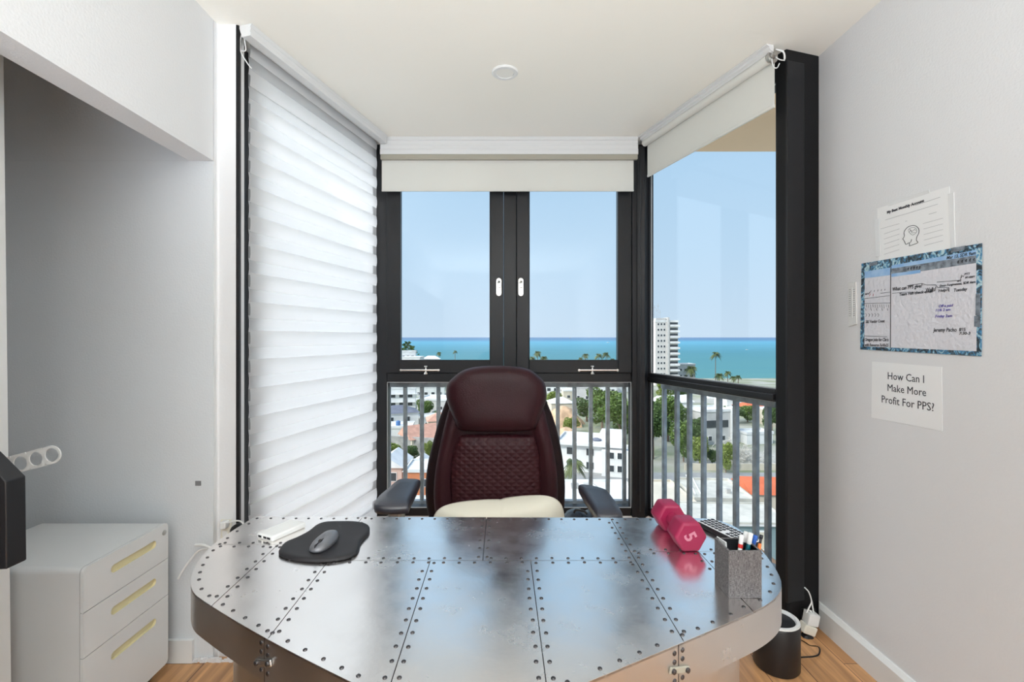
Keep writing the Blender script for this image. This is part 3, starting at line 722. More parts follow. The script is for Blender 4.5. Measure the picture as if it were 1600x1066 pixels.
# mouse pad with a raised wrist rest at its near end
px = [(580,312),(588,285),(620,252),(690,222),(755,187),(800,152),(850,134),(930,130),(1020,131),(1080,142),(1107,160),(1106,192),(1080,222),(1056,252),(1046,288),(1020,322),(960,343),(860,357),(760,357),(670,347),(605,330)]
pad = [onz(280+x/3.7275, 780+y/3.7275, DESK+0.006) for x, y in px]
pad = smoothline(list(reversed(pad)), 5, True); pc = sum(pad, Vector())/len(pad)
mpad = thing('mouse_pad', 'curved black mouse pad on the left of the desk', 'mouse pad', (pc.x, pc.y, DESK))
if sum(a.x*c.y-c.x*a.y for a, c in zip(pad, pad[1:]+pad[:1])) < 0: pad.reverse()
rings = []
for s, z in ((0.985, 0.0), (1.0, 0.0015), (1.0, 0.005), (0.985, 0.007), (0.93, 0.0085), (0.85, 0.0075), (0.5, 0.006)):
    rings.append([pc*(1-s)+Vector((q.x, q.y, 0))*s + Vector((0, 0, DESK-pc.z*(1-s)+z+0.0005)) for q in pad])
b = MB().loft(rings); obj('pad', b, M['rubber'], mpad, world=True, smooth=50)
# computer mouse
mc = onz(510, 848, DESK+0.012); md_ = (onz(525, 832, DESK+0.01)-onz(496, 857, DESK+0.01)); ang = math.atan2(md_.y, md_.x)-PI/2
cm = thing('computer_mouse', 'slim grey computer mouse resting on the black mouse pad', 'mouse', (mc.x-0.004, mc.y, DESK+0.0065), ang)
def pebble(rx, ry, hz, n=28):
    rings = []
    for s, z in ((0.90, 0), (1.0, 0.25), (0.985, 0.5), (0.88, 0.78), (0.66, 0.94), (0.36, 1.0), (0.1, 1.01)):
        rings.append([(rx*s*abs(math.cos(t_))**0.75*math.copysign(1, math.cos(t_)), ry*s*abs(math.sin(t_))**0.75*math.copysign(1, math.sin(t_)), hz*z*(1-0.15*math.sin(t_))) for t_ in [2*PI*k/n for k in range(n)]])
    return MB().loft(rings)
body = obj('body', pebble(0.022, 0.049, 0.020), M['mouse'], cm, smooth=60)
b = MB().lathe([(0.0055, -0.003), (0.0065, 0), (0.0055, 0.003)], 16, Matrix.Translation((0, 0.020, 0.0155)) @ Matrix.Rotation(PI/2, 4, 'Y')); obj('scroll_wheel', b, M['blackplastic'], cm, smooth=40)
b = MB().box(-0.0005, 0.0005, 0.006, 0.046, 0.0120, 0.0185); obj('button_seam', b, M['blackplastic'], cm)
cm.rotation_euler[2] = ang + PI; ORIG[cm.name] = Matrix.Translation(cm.location) @ Matrix.Rotation(ang+PI, 4, 'Z')

# dumbbell
hr = 0.0385                                       # hexagon across-corner radius
apo = hr*math.cos(PI/6)
d0 = Vector((0.430, 1.092, DESK+apo+0.0003)); d1 = Vector((0.425, 1.262, DESK+apo+0.0003))
db = thing('dumbbell', 'magenta hexagonal dumbbell lying on the desk', 'dumbbell', (d0.x, d0.y, DESK))
ax = (d1-d0).normalized(); sd = Vector((ax.y, -ax.x, 0)); up = Vector((0, 0, 1))
DM = Matrix(((sd.x, up.x, -ax.x, d0.x), (sd.y, up.y, -ax.y, d0.y), (sd.z, up.z, -ax.z, d0.z), (0, 0, 0, 1)))   # x right, y up, z towards camera
def hexring(r_, z): return [(r_*math.cos(PI/3*k), r_*math.sin(PI/3*k), z) for k in range(6)]
L = (d1-d0).length
for a, c in ((0, -0.056), (-L+0.056, -L)):
    b = MB().loft([hexring(hr*0.93, c), hexring(hr, c+0.006), hexring(hr, a-0.006), hexring(hr*0.93, a)], True, DM)
    hd = obj('head', b, M['pink'], db, world=True, bevel=(0.0045, 3), smooth=50)
    if a == 0: hd0 = hd
b = MB().loft([[(r_*math.cos(t_), r_*math.sin(t_), z) for t_ in [2*PI*k/20 for k in range(20)]] for r_, z in ((0.0145, -0.05), (0.0155, -L*0.42), (0.0165, -L*0.5), (0.0155, -L*0.58), (0.0145, -L+0.05))], True, DM)
obj('handle', b, M['pink'], db, world=True, smooth=60)

def text_mesh(name, s, m, parent, Mt, size, align='LEFT', shear=0.0, ext=0.0002, bold=0.0, label=None, fit=None):
    cu = bpy.data.curves.new('t', 'FONT'); cu.body = s; cu.size = size; cu.align_x = align; cu.shear = shear; cu.extrude = ext; cu.offset = bold; cu.resolution_u = 2
    to = bpy.data.objects.new('t', cu); C.objects.link(to)
    dg = bpy.context.evaluated_depsgraph_get(); me = bpy.data.meshes.new_from_object(to.evaluated_get(dg))
    bpy.data.objects.remove(to); bpy.data.curves.remove(cu)
    if fit:
        xs = [v.co.x for v in me.vertices]; me.transform(Matrix.Diagonal((fit/max(1e-6, max(xs)-min(xs)), 1, 1, 1)))
    me.transform(ORIG[root_of(parent).name].inverted() @ Mt)
    me.materials.clear(); me.materials.append(m)
    o = bpy.data.objects.new(name, me); C.objects.link(o); o.parent = parent
    if label: o['label'] = label
    return o
text_mesh('weight_mark', '5', M['pinkpale'], hd0, DM @ Matrix.Rotation(math.radians(-62), 4, 'Z') @ Matrix.Translation((-0.0125, -0.0135, 0.0002)), 0.038, bold=0.001, label='pale printed number on the head')

# keyboard
kb = thing('keyboard', 'small black keyboard lying behind the grey pen box', 'keyboard', (0.53, 1.17, DESK), 0)
ka = onz(1089.5, 814, DESK+0.014); 
kd = Vector((0.052, -0.14, 0)).normalized(); ks = Vector((-kd.y, kd.x, 0))      # along length (towards camera), to the right
k0 = Vector((ka.x, ka.y, DESK+0.0005))
KM = Matrix(((ks.x, -kd.x, 0, k0.x), (ks.y, -kd.y, 0, k0.y), (0, 0, 1, k0.z), (0, 0, 0, 1)))  # x across to the right, y away from camera
b = MB().box(0, 0.052, -0.15, 0, 0, 0.012, KM); case_ = obj('case', b, M['keys'], kb, world=True, bevel=(0.003, 2))
b = MB().box(0.001, 0.051, -0.149, -0.001, 0.0121, 0.0132, KM); obj('key_deck', b, M['silver'], kb, world=True, label='silver deck between the keys')
for i in range(4):
    for j in range(12):
        if j == 6 and i in (0, 1): continue
        b = MB().box(0.0045+i*0.0118, 0.0118+i*0.0118, -0.0120-j*0.0121, -0.0040-j*0.0121, 0.0133, 0.0146, KM)
        obj('key', b, M['keys'], kb, world=True)

# pen box (fabric covered, dark inside)
bx0, bx1, by0, by1, bh = 0.4245, 0.4865, 0.9005, 0.9600, 0.0885; tk = 0.0035
pbx = thing('pen_box', 'grey woven fabric pen box at the right of the desk', 'pen holder', ((bx0+bx1)/2, (by0+by1)/2, DESK))
b = MB(); z0 = DESK+0.0004
b.box(bx0, bx1, by0, by0+tk, z0, z0+bh).box(bx0, bx1, by1-tk, by1, z0, z0+bh).box(bx0, bx0+tk, by0+tk, by1-tk, z0, z0+bh).box(bx1-tk, bx1, by0+tk, by1-tk, z0, z0+bh).box(bx0+tk, bx1-tk, by0+tk, by1-tk, z0, z0+0.004)
obj('shell', b, M['cloth'], pbx, world=True)
b = MB(); i0, i1, j0, j1 = bx0+tk, bx1-tk, by0+tk, by1-tk
b.box(i0, i1, j0, j0+.0008, z0+.005, z0+bh-.001).box(i0, i1, j1-.0008, j1, z0+.005, z0+bh-.001).box(i0, i0+.0008, j0, j1, z0+.005, z0+bh-.001).box(i1-.0008, i1, j0, j1, z0+.005, z0+bh-.001).box(i0, i1, j0, j1, z0+.0041, z0+.005)
obj('lining', b, M['blackplastic'], pbx, world=True, label='black lining')
def pen(name, label, p_top, p_bot, r_, parts, cat='pen'):
    p_top = Vector(p_top); p_bot = Vector(p_bot)
    o = thing(name, label, cat, tuple(p_bot))
    d_ = p_top-p_bot
    for nm, f0, f1, rr, mm_ in parts:
        b = MB().tube([p_bot+d_*f0, p_bot+d_*(f0+(f1-f0)*0.06), p_bot+d_*(f1-(f1-f0)*0.06), p_bot+d_*f1], [rr*r_*0.85, rr*r_, rr*r_, rr*r_*0.85], 14)
        obj(nm, b, M[mm_], o, world=True, smooth=50)
    return o
zb_ = DESK+0.0075
pen('marker', 'white marker with a red band in the pen box', P(1159, 836, 0.932), (0.4435, 0.914, zb_), 0.0042, (('barrel', 0, 0.76, 1, 'whiteplastic'), ('band', 0.76, 0.83, 1.04, 'red'), ('cap', 0.83, 1, 1.0, 'whiteplastic')))
pen('marker', 'white marker with black barrel in the middle of the pen box', P(1166, 831, 0.945), (0.455, 0.940, zb_), 0.0042, (('barrel', 0, 0.80, 1, 'keys'), ('cap', 0.80, 1, 1.03, 'whiteplastic')))
pen('marker', 'marker with teal barrel and white cap in the pen box', P(1173, 833, 0.928), (0.460, 0.926, zb_), 0.0044, (('barrel', 0, 0.80, 1, 'teal'), ('cap', 0.80, 1, 1.05, 'whiteplastic')))
pen('marker', 'blue marker at the right of the pen box', P(1181, 837, 0.938), (0.468, 0.944, zb_), 0.0042, (('barrel', 0, 0.8, 1, 'blue'), ('cap', 0.8, 1, 1.04, 'blue')))
pen('ballpoint_pen', 'orange pen with black tip leaning in the pen box', P(1190, 836, 0.945), (0.474, 0.915, zb_), 0.0030, (('barrel', 0, 0.84, 1.1, 'orange'), ('grip', 0.84, 0.93, 0.8, 'keys'), ('clicker', 0.93, 1, 1.1, 'keys')))
b = MB().box(-0.0012, 0.0012, -0.020, 0.020, 0, 0.086, Matrix.Translation((bx0+tk+0.004, 0.936, zb_-.001)) @ Matrix.Rotation(-0.12, 4, 'X')); tag(obj('ruler', b, M['whiteplastic'], bevel=(0.0008, 1)), 'flat white card standing at the left inside the pen box', 'card').name = 'plastic_card'

# ------------------------------------------------------------------ chair
ch = thing('office_chair', 'burgundy leather executive chair with quilted back behind the desk', 'office chair', (0, 1.65, 0))
YC = 1.86
def cp(x, y, Y=YC): return P(560+x/3.331, 500+y/3.331, Y)
def inflate(outline, depth, back, Y, prof=None, bow=0.0):
    """cushion from an outline (world points at depth Y): bulges towards the camera by depth, and back by back"""
    c = sum(outline, Vector())/len(outline)
    prof = prof or ((1.0, 0.0), (0.985, 0.3), (0.95, 0.55), (0.88, 0.78), (0.75, 0.92), (0.55, 0.985), (0.3, 1.0), (0.05, 1.0))
    rings = []
    for s, h_ in reversed(prof):
        rings.append([Vector((c.x+(q.x-c.x)*s, Y+back*h_, c.z+(q.z-c.z)*s)) for q in outline])
    for s, h_ in prof[0:]:
        rings.append([Vector((c.x+(q.x-c.x)*s, Y-depth*h_-bow*((q.x-c.x)*s)**2, c.z+(q.z-c.z)*s)) for q in outline])
    return MB().loft(rings)
shell_l = [(420, 1120), (362, 1030), (346, 930), (347, 840), (360, 740), (385, 640), (412, 540), (440, 460), (470, 400)]
shell_r = [(965, 400), (995, 460), (1022, 530), (1046, 620), (1065, 720), (1077, 830), (1078, 930), (1066, 1030), (1010, 1120)]
ol = smoothline([cp(*q) for q in shell_l+[(560, 330), (720, 320), (880, 330)]+shell_r], 4, True)
obj('backrest', inflate(ol, 0.030, 0.05, YC+0.02), M['leatherdark'], ch, world=True, smooth=70)
il = [(470, 1120), (410, 1030), (394, 930), (396, 840), (408, 740), (428, 640), (450, 545), (478, 450), (520, 420)]
ir = [(915, 420), (958, 450), (985, 540), (1008, 640), (1026, 740), (1036, 840), (1036, 930), (1022, 1030), (965, 1120)]
ol = smoothline([cp(*q) for q in il+[(720, 400)]+ir], 4, True)
obj('side_bolster', inflate(ol, 0.028, 0.01, YC-0.008, ((1.0, 0.0), (0.985, 0.4), (0.96, 0.65), (0.91, 0.9), (0.86, 1.0), (0.80, 0.8), (0.74, 0.5), (0.68, 0.3), (0.3, 0.3), (0.05, 0.3))), M['leather'], ch, world=True, smooth=70)
ql = [(535, 596), (512, 640), (493, 700), (484, 770), (482, 850), (488, 940), (510, 1060)]
qr = [(925, 1060), (942, 940), (946, 850), (944, 770), (938, 700), (926, 640), (908, 596)]
ol = smoothline([cp(*q) for q in ql+[(720, 1080)]+qr+[(820, 590), (720, 588), (620, 590)]], 4, True)
obj('quilted_panel', inflate(ol, 0.030, 0.01, YC-0.022, ((1.0, 0.0), (0.985, 0.3), (0.96, 0.5), (0.9, 0.75), (0.75, 0.92), (0.55, 1.0), (0.3, 1.0), (0.05, 1.0))), M['quilt'], ch, world=True, smooth=70)
hl = [(530, 566), (505, 525), (482, 470), (466, 425), (459, 385), (462, 345), (476, 318), (505, 290), (545, 262), (595, 246), (650, 239), (720, 237), (790, 239), (850, 246), (895, 260), (930, 287), (960, 315), (973, 345), (977, 385), (972, 425), (955, 470), (935, 525), (912, 566), (820, 575), (720, 577), (620, 575)]
ol = smoothline([cp(*q) for q in hl], 4, True)
obj('headrest', inflate(ol, 0.062, 0.05, YC-0.02), M['leather'], ch, world=True, smooth=70)
# seat, arms, base
def rrect(x0, x1, y0, y1, r_, n=6):
    pts = []
    for cx_, cy_, a0_ in ((x1-r_, y1-r_, 0), (x0+r_, y1-r_, PI/2), (x0+r_, y0+r_, PI), (x1-r_, y0+r_, 1.5*PI)):
        for k in range(n+1): a = a0_+PI/2*k/n; pts.append((cx_+r_*math.cos(a), cy_+r_*math.sin(a)))
    return pts
def slab(poly, zs):
    c = Vector((sum(p[0] for p in poly)/len(poly), sum(p[1] for p in poly)/len(poly)))
    return MB().loft([[(c.x+(p[0]-c.x)*s, c.y+(p[1]-c.y)*s, z) for p in poly] for s, z in zs])
b = slab(rrect(-0.27, 0.25, 1.36, 1.87, 0.09), ((0.9, 0.40), (0.98, 0.415), (1.0, 0.45), (0.99, 0.485), (0.93, 0.505), (0.8, 0.512), (0.3, 0.512)))
obj('seat', b, M['leather'], ch, world=True, smooth=60)
for s, nx, fx in ((-1, (585, 640), (640, 656)), (1, (925, 972), (905, 921))):
    zt_ = H-0.515
    # pad: near end wide, far end narrow, outline on the level zt_
    if s < 0: pts = [(588, 790), (634, 790), (641, 783), (655, 754), (655, 748), (634, 747), (622, 749), (606, 762), (588, 778)]
    else: pts = [(905, 756), (906, 762), (930, 800), (938, 804), (970, 803), (970, 795), (954, 772), (946, 764), (934, 760), (920, 757)]
    pl = [onz(x, y, zt_) for x, y in pts]; pl = smoothline(pl, 4, True)
    if sum(a.x*c.y-c.x*a.y for a, c in zip(pl, pl[1:]+pl[:1])) < 0: pl.reverse()
    c = sum(pl, Vector())/len(pl)
    rings = [[(c.x+(q.x-c.x)*s_, c.y+(q.y-c.y)*s_, zt_+z) for q in pl] for s_, z in ((0.88, -0.030), (0.97, -0.027), (1.0, -0.016), (0.985, -0.005), (0.93, 0.0), (0.5, 0.003))]
    arm = obj('armrest', MB().loft(rings), M['armpad'], ch, world=True, smooth=60)
    xx, yy = c.x+0.004, 1.545
    b = MB().prism(rrect(xx-0.022, xx+0.022, yy-0.035, yy+0.035, 0.012, 4), 0.44, zt_-0.028)
    b.prism(rrect(xx-0.03, xx+0.03, yy-0.05, yy+0.05, 0.01, 4), zt_-0.034, zt_-0.028)
    obj('arm_post', b, M['steel'], arm, world=True, smooth=40)
    b = MB().box(min(xx, xx-s*0.13), max(xx, xx-s*0.13), yy-0.03, yy+0.03, 0.385, 0.41); b.box(xx-0.022, xx+0.022, yy-0.03, yy+0.03, 0.385, 0.45); obj('arm_bracket', b, M['blackplastic'], arm, world=True)
b = MB().lathe([(0.03, 0.12), (0.03, 0.30), (0.02, 0.30), (0.02, 0.38)], 20, Matrix.Translation((-0.01, 1.62, 0))); b.box(-0.11, 0.09, 1.50, 1.74, 0.375, 0.402); obj('gas_lift', b, M['blackplastic'], ch, world=True, smooth=40)
b = MB().box(-0.06, 0.04, 1.72, 1.91, 0.385, 0.40); b.box(-0.06, 0.04, 1.90, 1.93, 0.385, 0.62); obj('back_support', b, M['blackplastic'], ch, world=True)
for k in range(5):
    a = 2*PI*k/5+0.3; d_ = Vector((math.cos(a), math.sin(a), 0)); c = Vector((-0.01, 1.62, 0))
    b = MB().tube([c+Vector((0, 0, 0.13)), c+d_*0.15+Vector((0, 0, 0.115)), c+d_*0.30+Vector((0, 0, 0.085))], [0.03, 0.024, 0.018], 10); lg_ = obj('leg', b, M['blackplastic'], ch, world=True, smooth=50)
    q = Vector((-d_.y, d_.x, 0)); e_ = c+d_*0.295
    b = MB()
    for s in (-1, 1): b.tube([e_+q*s*0.010+Vector((0, 0, 0.03)), e_+q*s*0.026+Vector((0, 0, 0.03))], 0.03, 16)
    b.tube([e_+Vector((0, 0, 0.03)), e_+Vector((0, 0, 0.09))], 0.008, 8)
    obj('caster', b, M['blackplastic'], lg_, world=True, smooth=40)
# cream pillow leaning on the seat
pl = [(374, 1080), (385, 1040), (406, 1008), (446, 984), (520, 967), (620, 957), (710, 954), (738, 955), (765, 946), (840, 936), (920, 931), (985, 933), (1032, 948), (1062, 978), (1076, 1020), (1082, 1080), (1079, 1108), (1040, 1128), (900, 1133), (720, 1133), (560, 1133), (420, 1128), (377, 1110)]
ol = smoothline([cp(x, y, 1.70) for x, y in pl], 4, True)
b = inflate(ol, 0.085, 0.06, 1.735, ((1.0, 0.0), (0.99, 0.07), (0.965, 0.17), (0.925, 0.29), (0.87, 0.43), (0.79, 0.58), (0.68, 0.74), (0.53, 0.88), (0.33, 0.97), (0.15, 1.0), (0.03, 1.0)))
for v_ in b.v: v_.y += 0.005*math.sin(v_.x*23+v_.z*13)*max(0, min(1, (1.72-v_.y)/0.05)); v_.z = max(v_.z, 0.5125)
pil = obj('pillow', b, M['cushion'], smooth=180)
tag(pil, 'plump cream pillow standing on the chair seat', 'pillow')

# black bag on the floor/sill behind the chair
bp_ = thing('black_bag', 'crumpled black bag behind the right armrest', 'bag', (0.30, 2.5, 0))
ol = smoothline([P(x, y, 2.50) for x, y in ((883, 1020), (880, 830), (884, 806), (893, 799), (906, 797), (915, 802), (924, 799), (930, 806), (936, 840), (938, 890), (936, 893), (910, 893.5), (886, 893))], 3, True)
ol = [Vector((q.x, q.y, max(q.z, 0.01))) for q in ol]
obj('sack', inflate(ol, 0.09, 0.09, 2.5), M['bag'], bp_, world=True, smooth=50)
b = MB().tube(smoothline([P(897, 801, 2.43), P(900, 797, 2.42), P(912, 799, 2.42), P(917, 803, 2.43)], 5), 0.006, 6); obj('handle', b, M['bag'], bp_, world=True)

# ------------------------------------------------------------------ left: file cabinet, screen, post, strip
fc = thing('file_cabinet', 'white three-drawer file cabinet in the closet', 'file cabinet', (-1.44, 1.58, 0))
cx0, cx1, cy0, cy1, cz0, cz1 = -1.66, -1.215, 1.392, 1.745, 0.045, 0.553
b = MB()
Mc = Matrix(((0, 0, 1, 0), (1, 0, 0, 0), (0, 1, 0, 0), (0, 0, 0, 1)))      # xy -> yz, z -> x
b.prism(rrect(cy0, cy1, cz0, cz1, 0.018, 5), cx0, cx1-0.012, Mc)
obj('body', b, M['cabinet'], fc, world=True, smooth=40)
b = MB().prism(rrect(cy0+0.004, cy1-0.004, cz0+0.004, cz1-0.004, 0.016, 4), cx1-0.0125, cx1-0.0095, Mc); obj('reveal', b, M['blackplastic'], fc, world=True)
zs = [cz1, cz1-0.130, cz1-0.262, cz0]
for i in range(3):
    za, zb2 = zs[i+1]+(0.0012 if i < 2 else 0), zs[i]-(0.0012 if i else 0)
    pl = []
    r_ = 0.016
    full = rrect(cy0, cy1, za, zb2, r_, 5)
    if i == 0: pl = [q for q in full[:14]] + [(cy0, za), (cy1, za)]
    elif i == 1: pl = [(cy1, zb2), (cy0, zb2), (cy0, za), (cy1, za)]
    else: pl = [(cy1, zb2), (cy0, zb2)] + full[14-2:]
    zc_ = (za+zb2)/2 + (0.0 if i < 2 else 0.045); zc_ = (zb2-0.052) if i < 2 else zb2-0.060
    ya, yb = cy0+0.098, cy1-0.060; hh_ = 0.0125
    slot = []
    for k in range(9): a = -PI/2+PI*k/8; slot.append((yb-hh_+hh_*math.cos(a), zc_+hh_*math.sin(a)))
    for k in range(9): a = PI/2+PI*k/8; slot.append((ya+hh_+hh_*math.cos(a), zc_+hh_*math.sin(a)))
    # drawer front: plate with a boolean-free slot: bridge outline ring to slot ring
    n = 72
    def resample(poly, n, c):
        out = []
        for k in range(n):
            a = 2*PI*k/n; d_ = Vector((math.cos(a), math.sin(a))); best = None
            for j in range(len(poly)):
                p0 = Vector(poly[j-1])-c; e_ = Vector(poly[j])-Vector(poly[j-1]); den = d_.x*e_.y-d_.y*e_.x
                if abs(den) < 1e-9: continue
                t_ = (p0.x*e_.y-p0.y*e_.x)/den; s_ = (p0.x*d_.y-p0.y*d_.x)/den
                if t_ > 0 and -1e-6 <= s_ <= 1+1e-6 and (best is None or t_ > best): best = t_
            out.append(c+d_*best)
        return out
    c = Vector(((ya+yb)/2, zc_))
    # angles of the corners would be lost: add the exact vertices by angle
    angs = sorted(set([math.atan2(q[1]-c.y, q[0]-c.x) for q in pl+slot]))
    def at(poly, a):
        d_ = Vector((math.cos(a), math.sin(a))); best = None
        for j in range(len(poly)):
            p0 = Vector(poly[j-1])-c; e_ = Vector(poly[j])-Vector(poly[j-1]); den = d_.x*e_.y-d_.y*e_.x
            if abs(den) < 1e-10: continue
            t_ = (p0.x*e_.y-p0.y*e_.x)/den; s_ = (p0.x*d_.y-p0.y*d_.x)/den
            if t_ > 0 and -1e-5 <= s_ <= 1+1e-5 and (best is None or t_ > best): best = t_
        return c+d_*(best or 0.001)
    O_ = [at(pl, a) for a in angs]; I_ = [at(slot, a) for a in angs]; n = len(angs)
    X0, X1 = cx1-0.0095, cx1
    vs_ = [(X1, q.x, q.y) for q in O_]+[(X1, q.x, q.y) for q in I_]+[(X0, q.x, q.y) for q in O_]+[(X0, q.x, q.y) for q in I_]
    fs_ = []
    for k in range(n):
        k2 = (k+1) % n
        fs_ += [(k, k2, n+k2, n+k), (2*n+k, k, k2, 2*n+k2), (n+k, n+k2, 3*n+k2, 3*n+k)]
    b = MB().add(vs_, [tuple(f) for f in fs_]); dr = obj('drawer', b, M['cabinet'], fc, world=True)
    # recessed pull
    b = MB(); Xr = cx1-0.009
    b.add([(Xr, q.x, q.y) for q in I_]+[(X1-.0003, c.x+(q.x-c.x)*.999, c.y+(q.y-c.y)*.985) for q in I_], [tuple(range(n))]+[(k, (k+1) % n, n+(k+1) % n, n+k) for k in range(n)])
    obj('recessed_pull', b, M['cavity'], dr, world=True, label='cream recessed pull')
b = MB().lathe([(0.009, 0), (0.009, 0.003), (0.007, 0.004)], 18, Matrix.Translation((cx1, cy1-0.022, cz1-0.030)) @ Matrix.Rotation(PI/2, 4, 'Y')); b.box(cx1+.003, cx1+.0055, cy1-0.025, cy1-0.019, cz1-0.032, cz1-0.028)
obj('lock', b, M['steel'], fc, world=True, label='round steel lock')
for x in (cx0+0.05, cx1-0.05):
    for y in (cy0+0.05, cy1-0.05):
        b = MB().tube([(x, y-0.012, 0.022), (x, y+0.012, 0.022)], 0.022, 14); b.box(x-0.01, x+0.01, y-0.01, y+0.01, 0.03, 0.046); obj('caster', b, M['blackplastic'], fc, world=True)

# white post standing in the closet
b = MB().add([(-1.392, 1.30, 0), (-1.358, 1.30, 0), (-1.358, 1.33, 0), (-1.392, 1.33, 0), (-1.415, 1.30, 2.2), (-1.385, 1.30, 2.2), (-1.385, 1.33, 2.2), (-1.415, 1.33, 2.2)],
             [(3,2,1,0),(4,5,6,7),(0,1,5,4),(1,2,6,5),(2,3,7,6),(3,0,4,7)])
post = obj('post', b, M['whiteplastic']); tag(post, 'slim white upright post in the closet beside the file cabinet', 'post')
# white strip with three round holes, fixed to the post
st = thing('perforated_strip', 'white strip with round holes sticking out of the closet post', 'strip', (-1.3, 1.29, 0.9))
e0, e1 = P(0, 732, 1.292), P(80.5, 711, 1.292); u = (e1-e0).normalized(); v = Vector((0, 1, 0)); w_ = u.cross(v)*-1
if w_.z < 0: w_ = -w_
L_ = (e1-e0).length; R_ = 0.0245; hol = 0.0185; n = 32; cs = [L_-k*0.0438 for k in range(3)]
SM = Matrix(((u.x, w_.x, v.x, e0.x), (u.y, w_.y, v.y, e0.y), (u.z, w_.z, v.z, e0.z), (0, 0, 0, 1)))
b = MB(); T = 0.003
def face_pair(fr): pass
# build as cells round each hole
def cell(cx_, xa, xb, rounded):
    O_, I_ = [], []
    for k in range(n):
        a = 2*PI*k/n+PI/n; ca, sa = math.cos(a), math.sin(a)
        I_.append((cx_+hol*ca, hol*sa))
        if rounded and ca > 0: O_.append((cx_+R_*ca, R_*sa))
        else:
            t_ = R_/abs(sa) if abs(sa) > 1e-6 else 9
            lim = (xb-cx_)/ca if ca > 0 else (xa-cx_)/ca if ca < 0 else 9
            t_ = min(t_, lim); O_.append((cx_+t_*ca, t_*sa))
    vs_ = [(*q, 0) for q in O_]+[(*q, 0) for q in I_]+[(*q, T) for q in O_]+[(*q, T) for q in I_]
    fs_ = []
    for k in range(n):
        k2 = (k+1) % n; fs_ += [(n+k, n+k2, k2, k), (2*n+k, 2*n+k2, 3*n+k2, 3*n+k), (k, k2, 2*n+k2, 2*n+k), (n+k2, n+k, 3*n+k, 3*n+k2)]
    b.add(vs_, fs_, SM)
for k, c_ in enumerate(cs): cell(c_, c_-0.0219, c_+0.0219, k == 0)
xe = cs[-1]-0.0219; b.box(-0.01, xe, -R_, R_, 0, T, SM)
obj('strip', b, M['whiteplastic'], st, world=True)
b = MB().box(-0.01, 0.02, -0.012, 0.012, T, 0.012, SM); obj('clip', b, M['whiteplastic'], st, world=True)
# black screen on a stand, cut by the left edge of the photo
sc = thing('monitor', 'black angular screen housing at the left edge of the photo', 'monitor', (-1.05, 0.94, 0))
Xm = -0.95; y0, y1 = 0.918, 0.957
zt_ = H-(753-VY)/F*0.918; zb2 = H-(890-VY)/F*0.918
poly = [(-1.20, zb2-0.010), (-0.95, zb2), (-0.948, zb2+0.001), (-0.950, zt_), (-1.0, zt_+0.050), (-1.20, zt_+0.050)]
Mx = Matrix(((1, 0, 0, 0), (0, 0, 1, 0), (0, 1, 0, 0), (0, 0, 0, 1)))
b = MB().prism(poly, y0, y1, Mx); b.f = [tuple(reversed(f)) for f in b.f]; obj('housing', b, M['blackplastic'], sc, world=True, bevel=(0.002, 2))
pc_ = [(-1.19, zb2+0.004), (-0.962, zb2+0.012), (-0.962, zt_-0.004), (-1.006, zt_+0.040), (-1.19, zt_+0.040)]
b = MB().prism(pc_, y0-0.0015, y0, Mx); b.f = [tuple(reversed(f)) for f in b.f]; obj('screen', b, M['darkglass'], sc, world=True, label='dark glossy screen')
b = MB().box(-1.13, -1.09, 0.93, 0.95, 0.012, zb2); b.box(-1.22, -1.0, 0.86, 1.02, 0, 0.012); obj('stand', b, M['steel'], sc, world=True)

# outlets, plugs, cables on the left
ol_ = thing('wall_outlet', 'cream wall outlet beside the black jamb left of the desk', 'outlet', (-1.06, 1.835, 0.5))
b = MB().box(P(346, 822, 1.84).x, P(363, 822, 1.84).x, 1.832, 1.8398, P(0, 842, 1.84).z, P(0, 811, 1.84).z); obj('cover_plate', b, M['cream'], ol_, world=True, bevel=(0.003, 2))
b = MB()
for zz in (P(0, 819, 1.84).z, P(0, 833, 1.84).z): b.box(-1.068, -1.050, 1.8305, 1.832, zz-0.010, zz+0.010)
obj('socket', b, M['whiteplastic'], ol_, world=True)
pg = thing('plug', 'white plug with cable in the outlet left of the desk', 'plug', (-1.05, 1.82, P(0, 818, 1.84).z))
b = MB().box(-1.062, -1.040, 1.800, 1.8302, P(0, 823, 1.83).z, P(0, 812, 1.83).z); obj('plug_body', b, M['whiteplastic'], pg, world=True, bevel=(0.004, 2))
b = MB().tube(smoothline([(-1.045, 1.815, P(0, 815, 1.83).z), P(372, 814, 1.80), P(381, 820, 1.78), P(384, 835, 1.76), P(384, 900, 1.74)], 6), 0.003, 8); obj('cable', b, M['whiteplastic'], pg, world=True)
b = MB().lathe([(0.026, 0), (0.030, 0.006), (0.030, 0.024), (0.024, 0.03)], 24, Matrix.Translation((P(370, 824, 1.80).x, 1.8295, P(370, 833, 1.80).z)) @ Matrix.Rotation(PI/2, 4, 'X')); tag(obj('charger', b, M['blackplastic'], smooth=40), 'round black charger plugged in below the white plug', 'charger').name = 'charger'
b = MB().tube(smoothline([P(278, 905, 1.76), P(288, 888, 1.77), P(303, 868, 1.785), P(312, 860, 1.79), P(322, 858, 1.79), P(334, 862, 1.775), P(345, 872, 1.76), P(350, 900, 1.75), P(352, 990, 1.72)], 6), 0.0035, 8)
b.tube(smoothline([P(305, 852, 1.79), P(318, 852, 1.78), P(330, 857, 1.775)], 4), 0.005, 8)
tag(obj('extension_cord', b, M['whiteplastic'], smooth=60), 'white cord hanging between the file cabinet and the desk', 'cord')
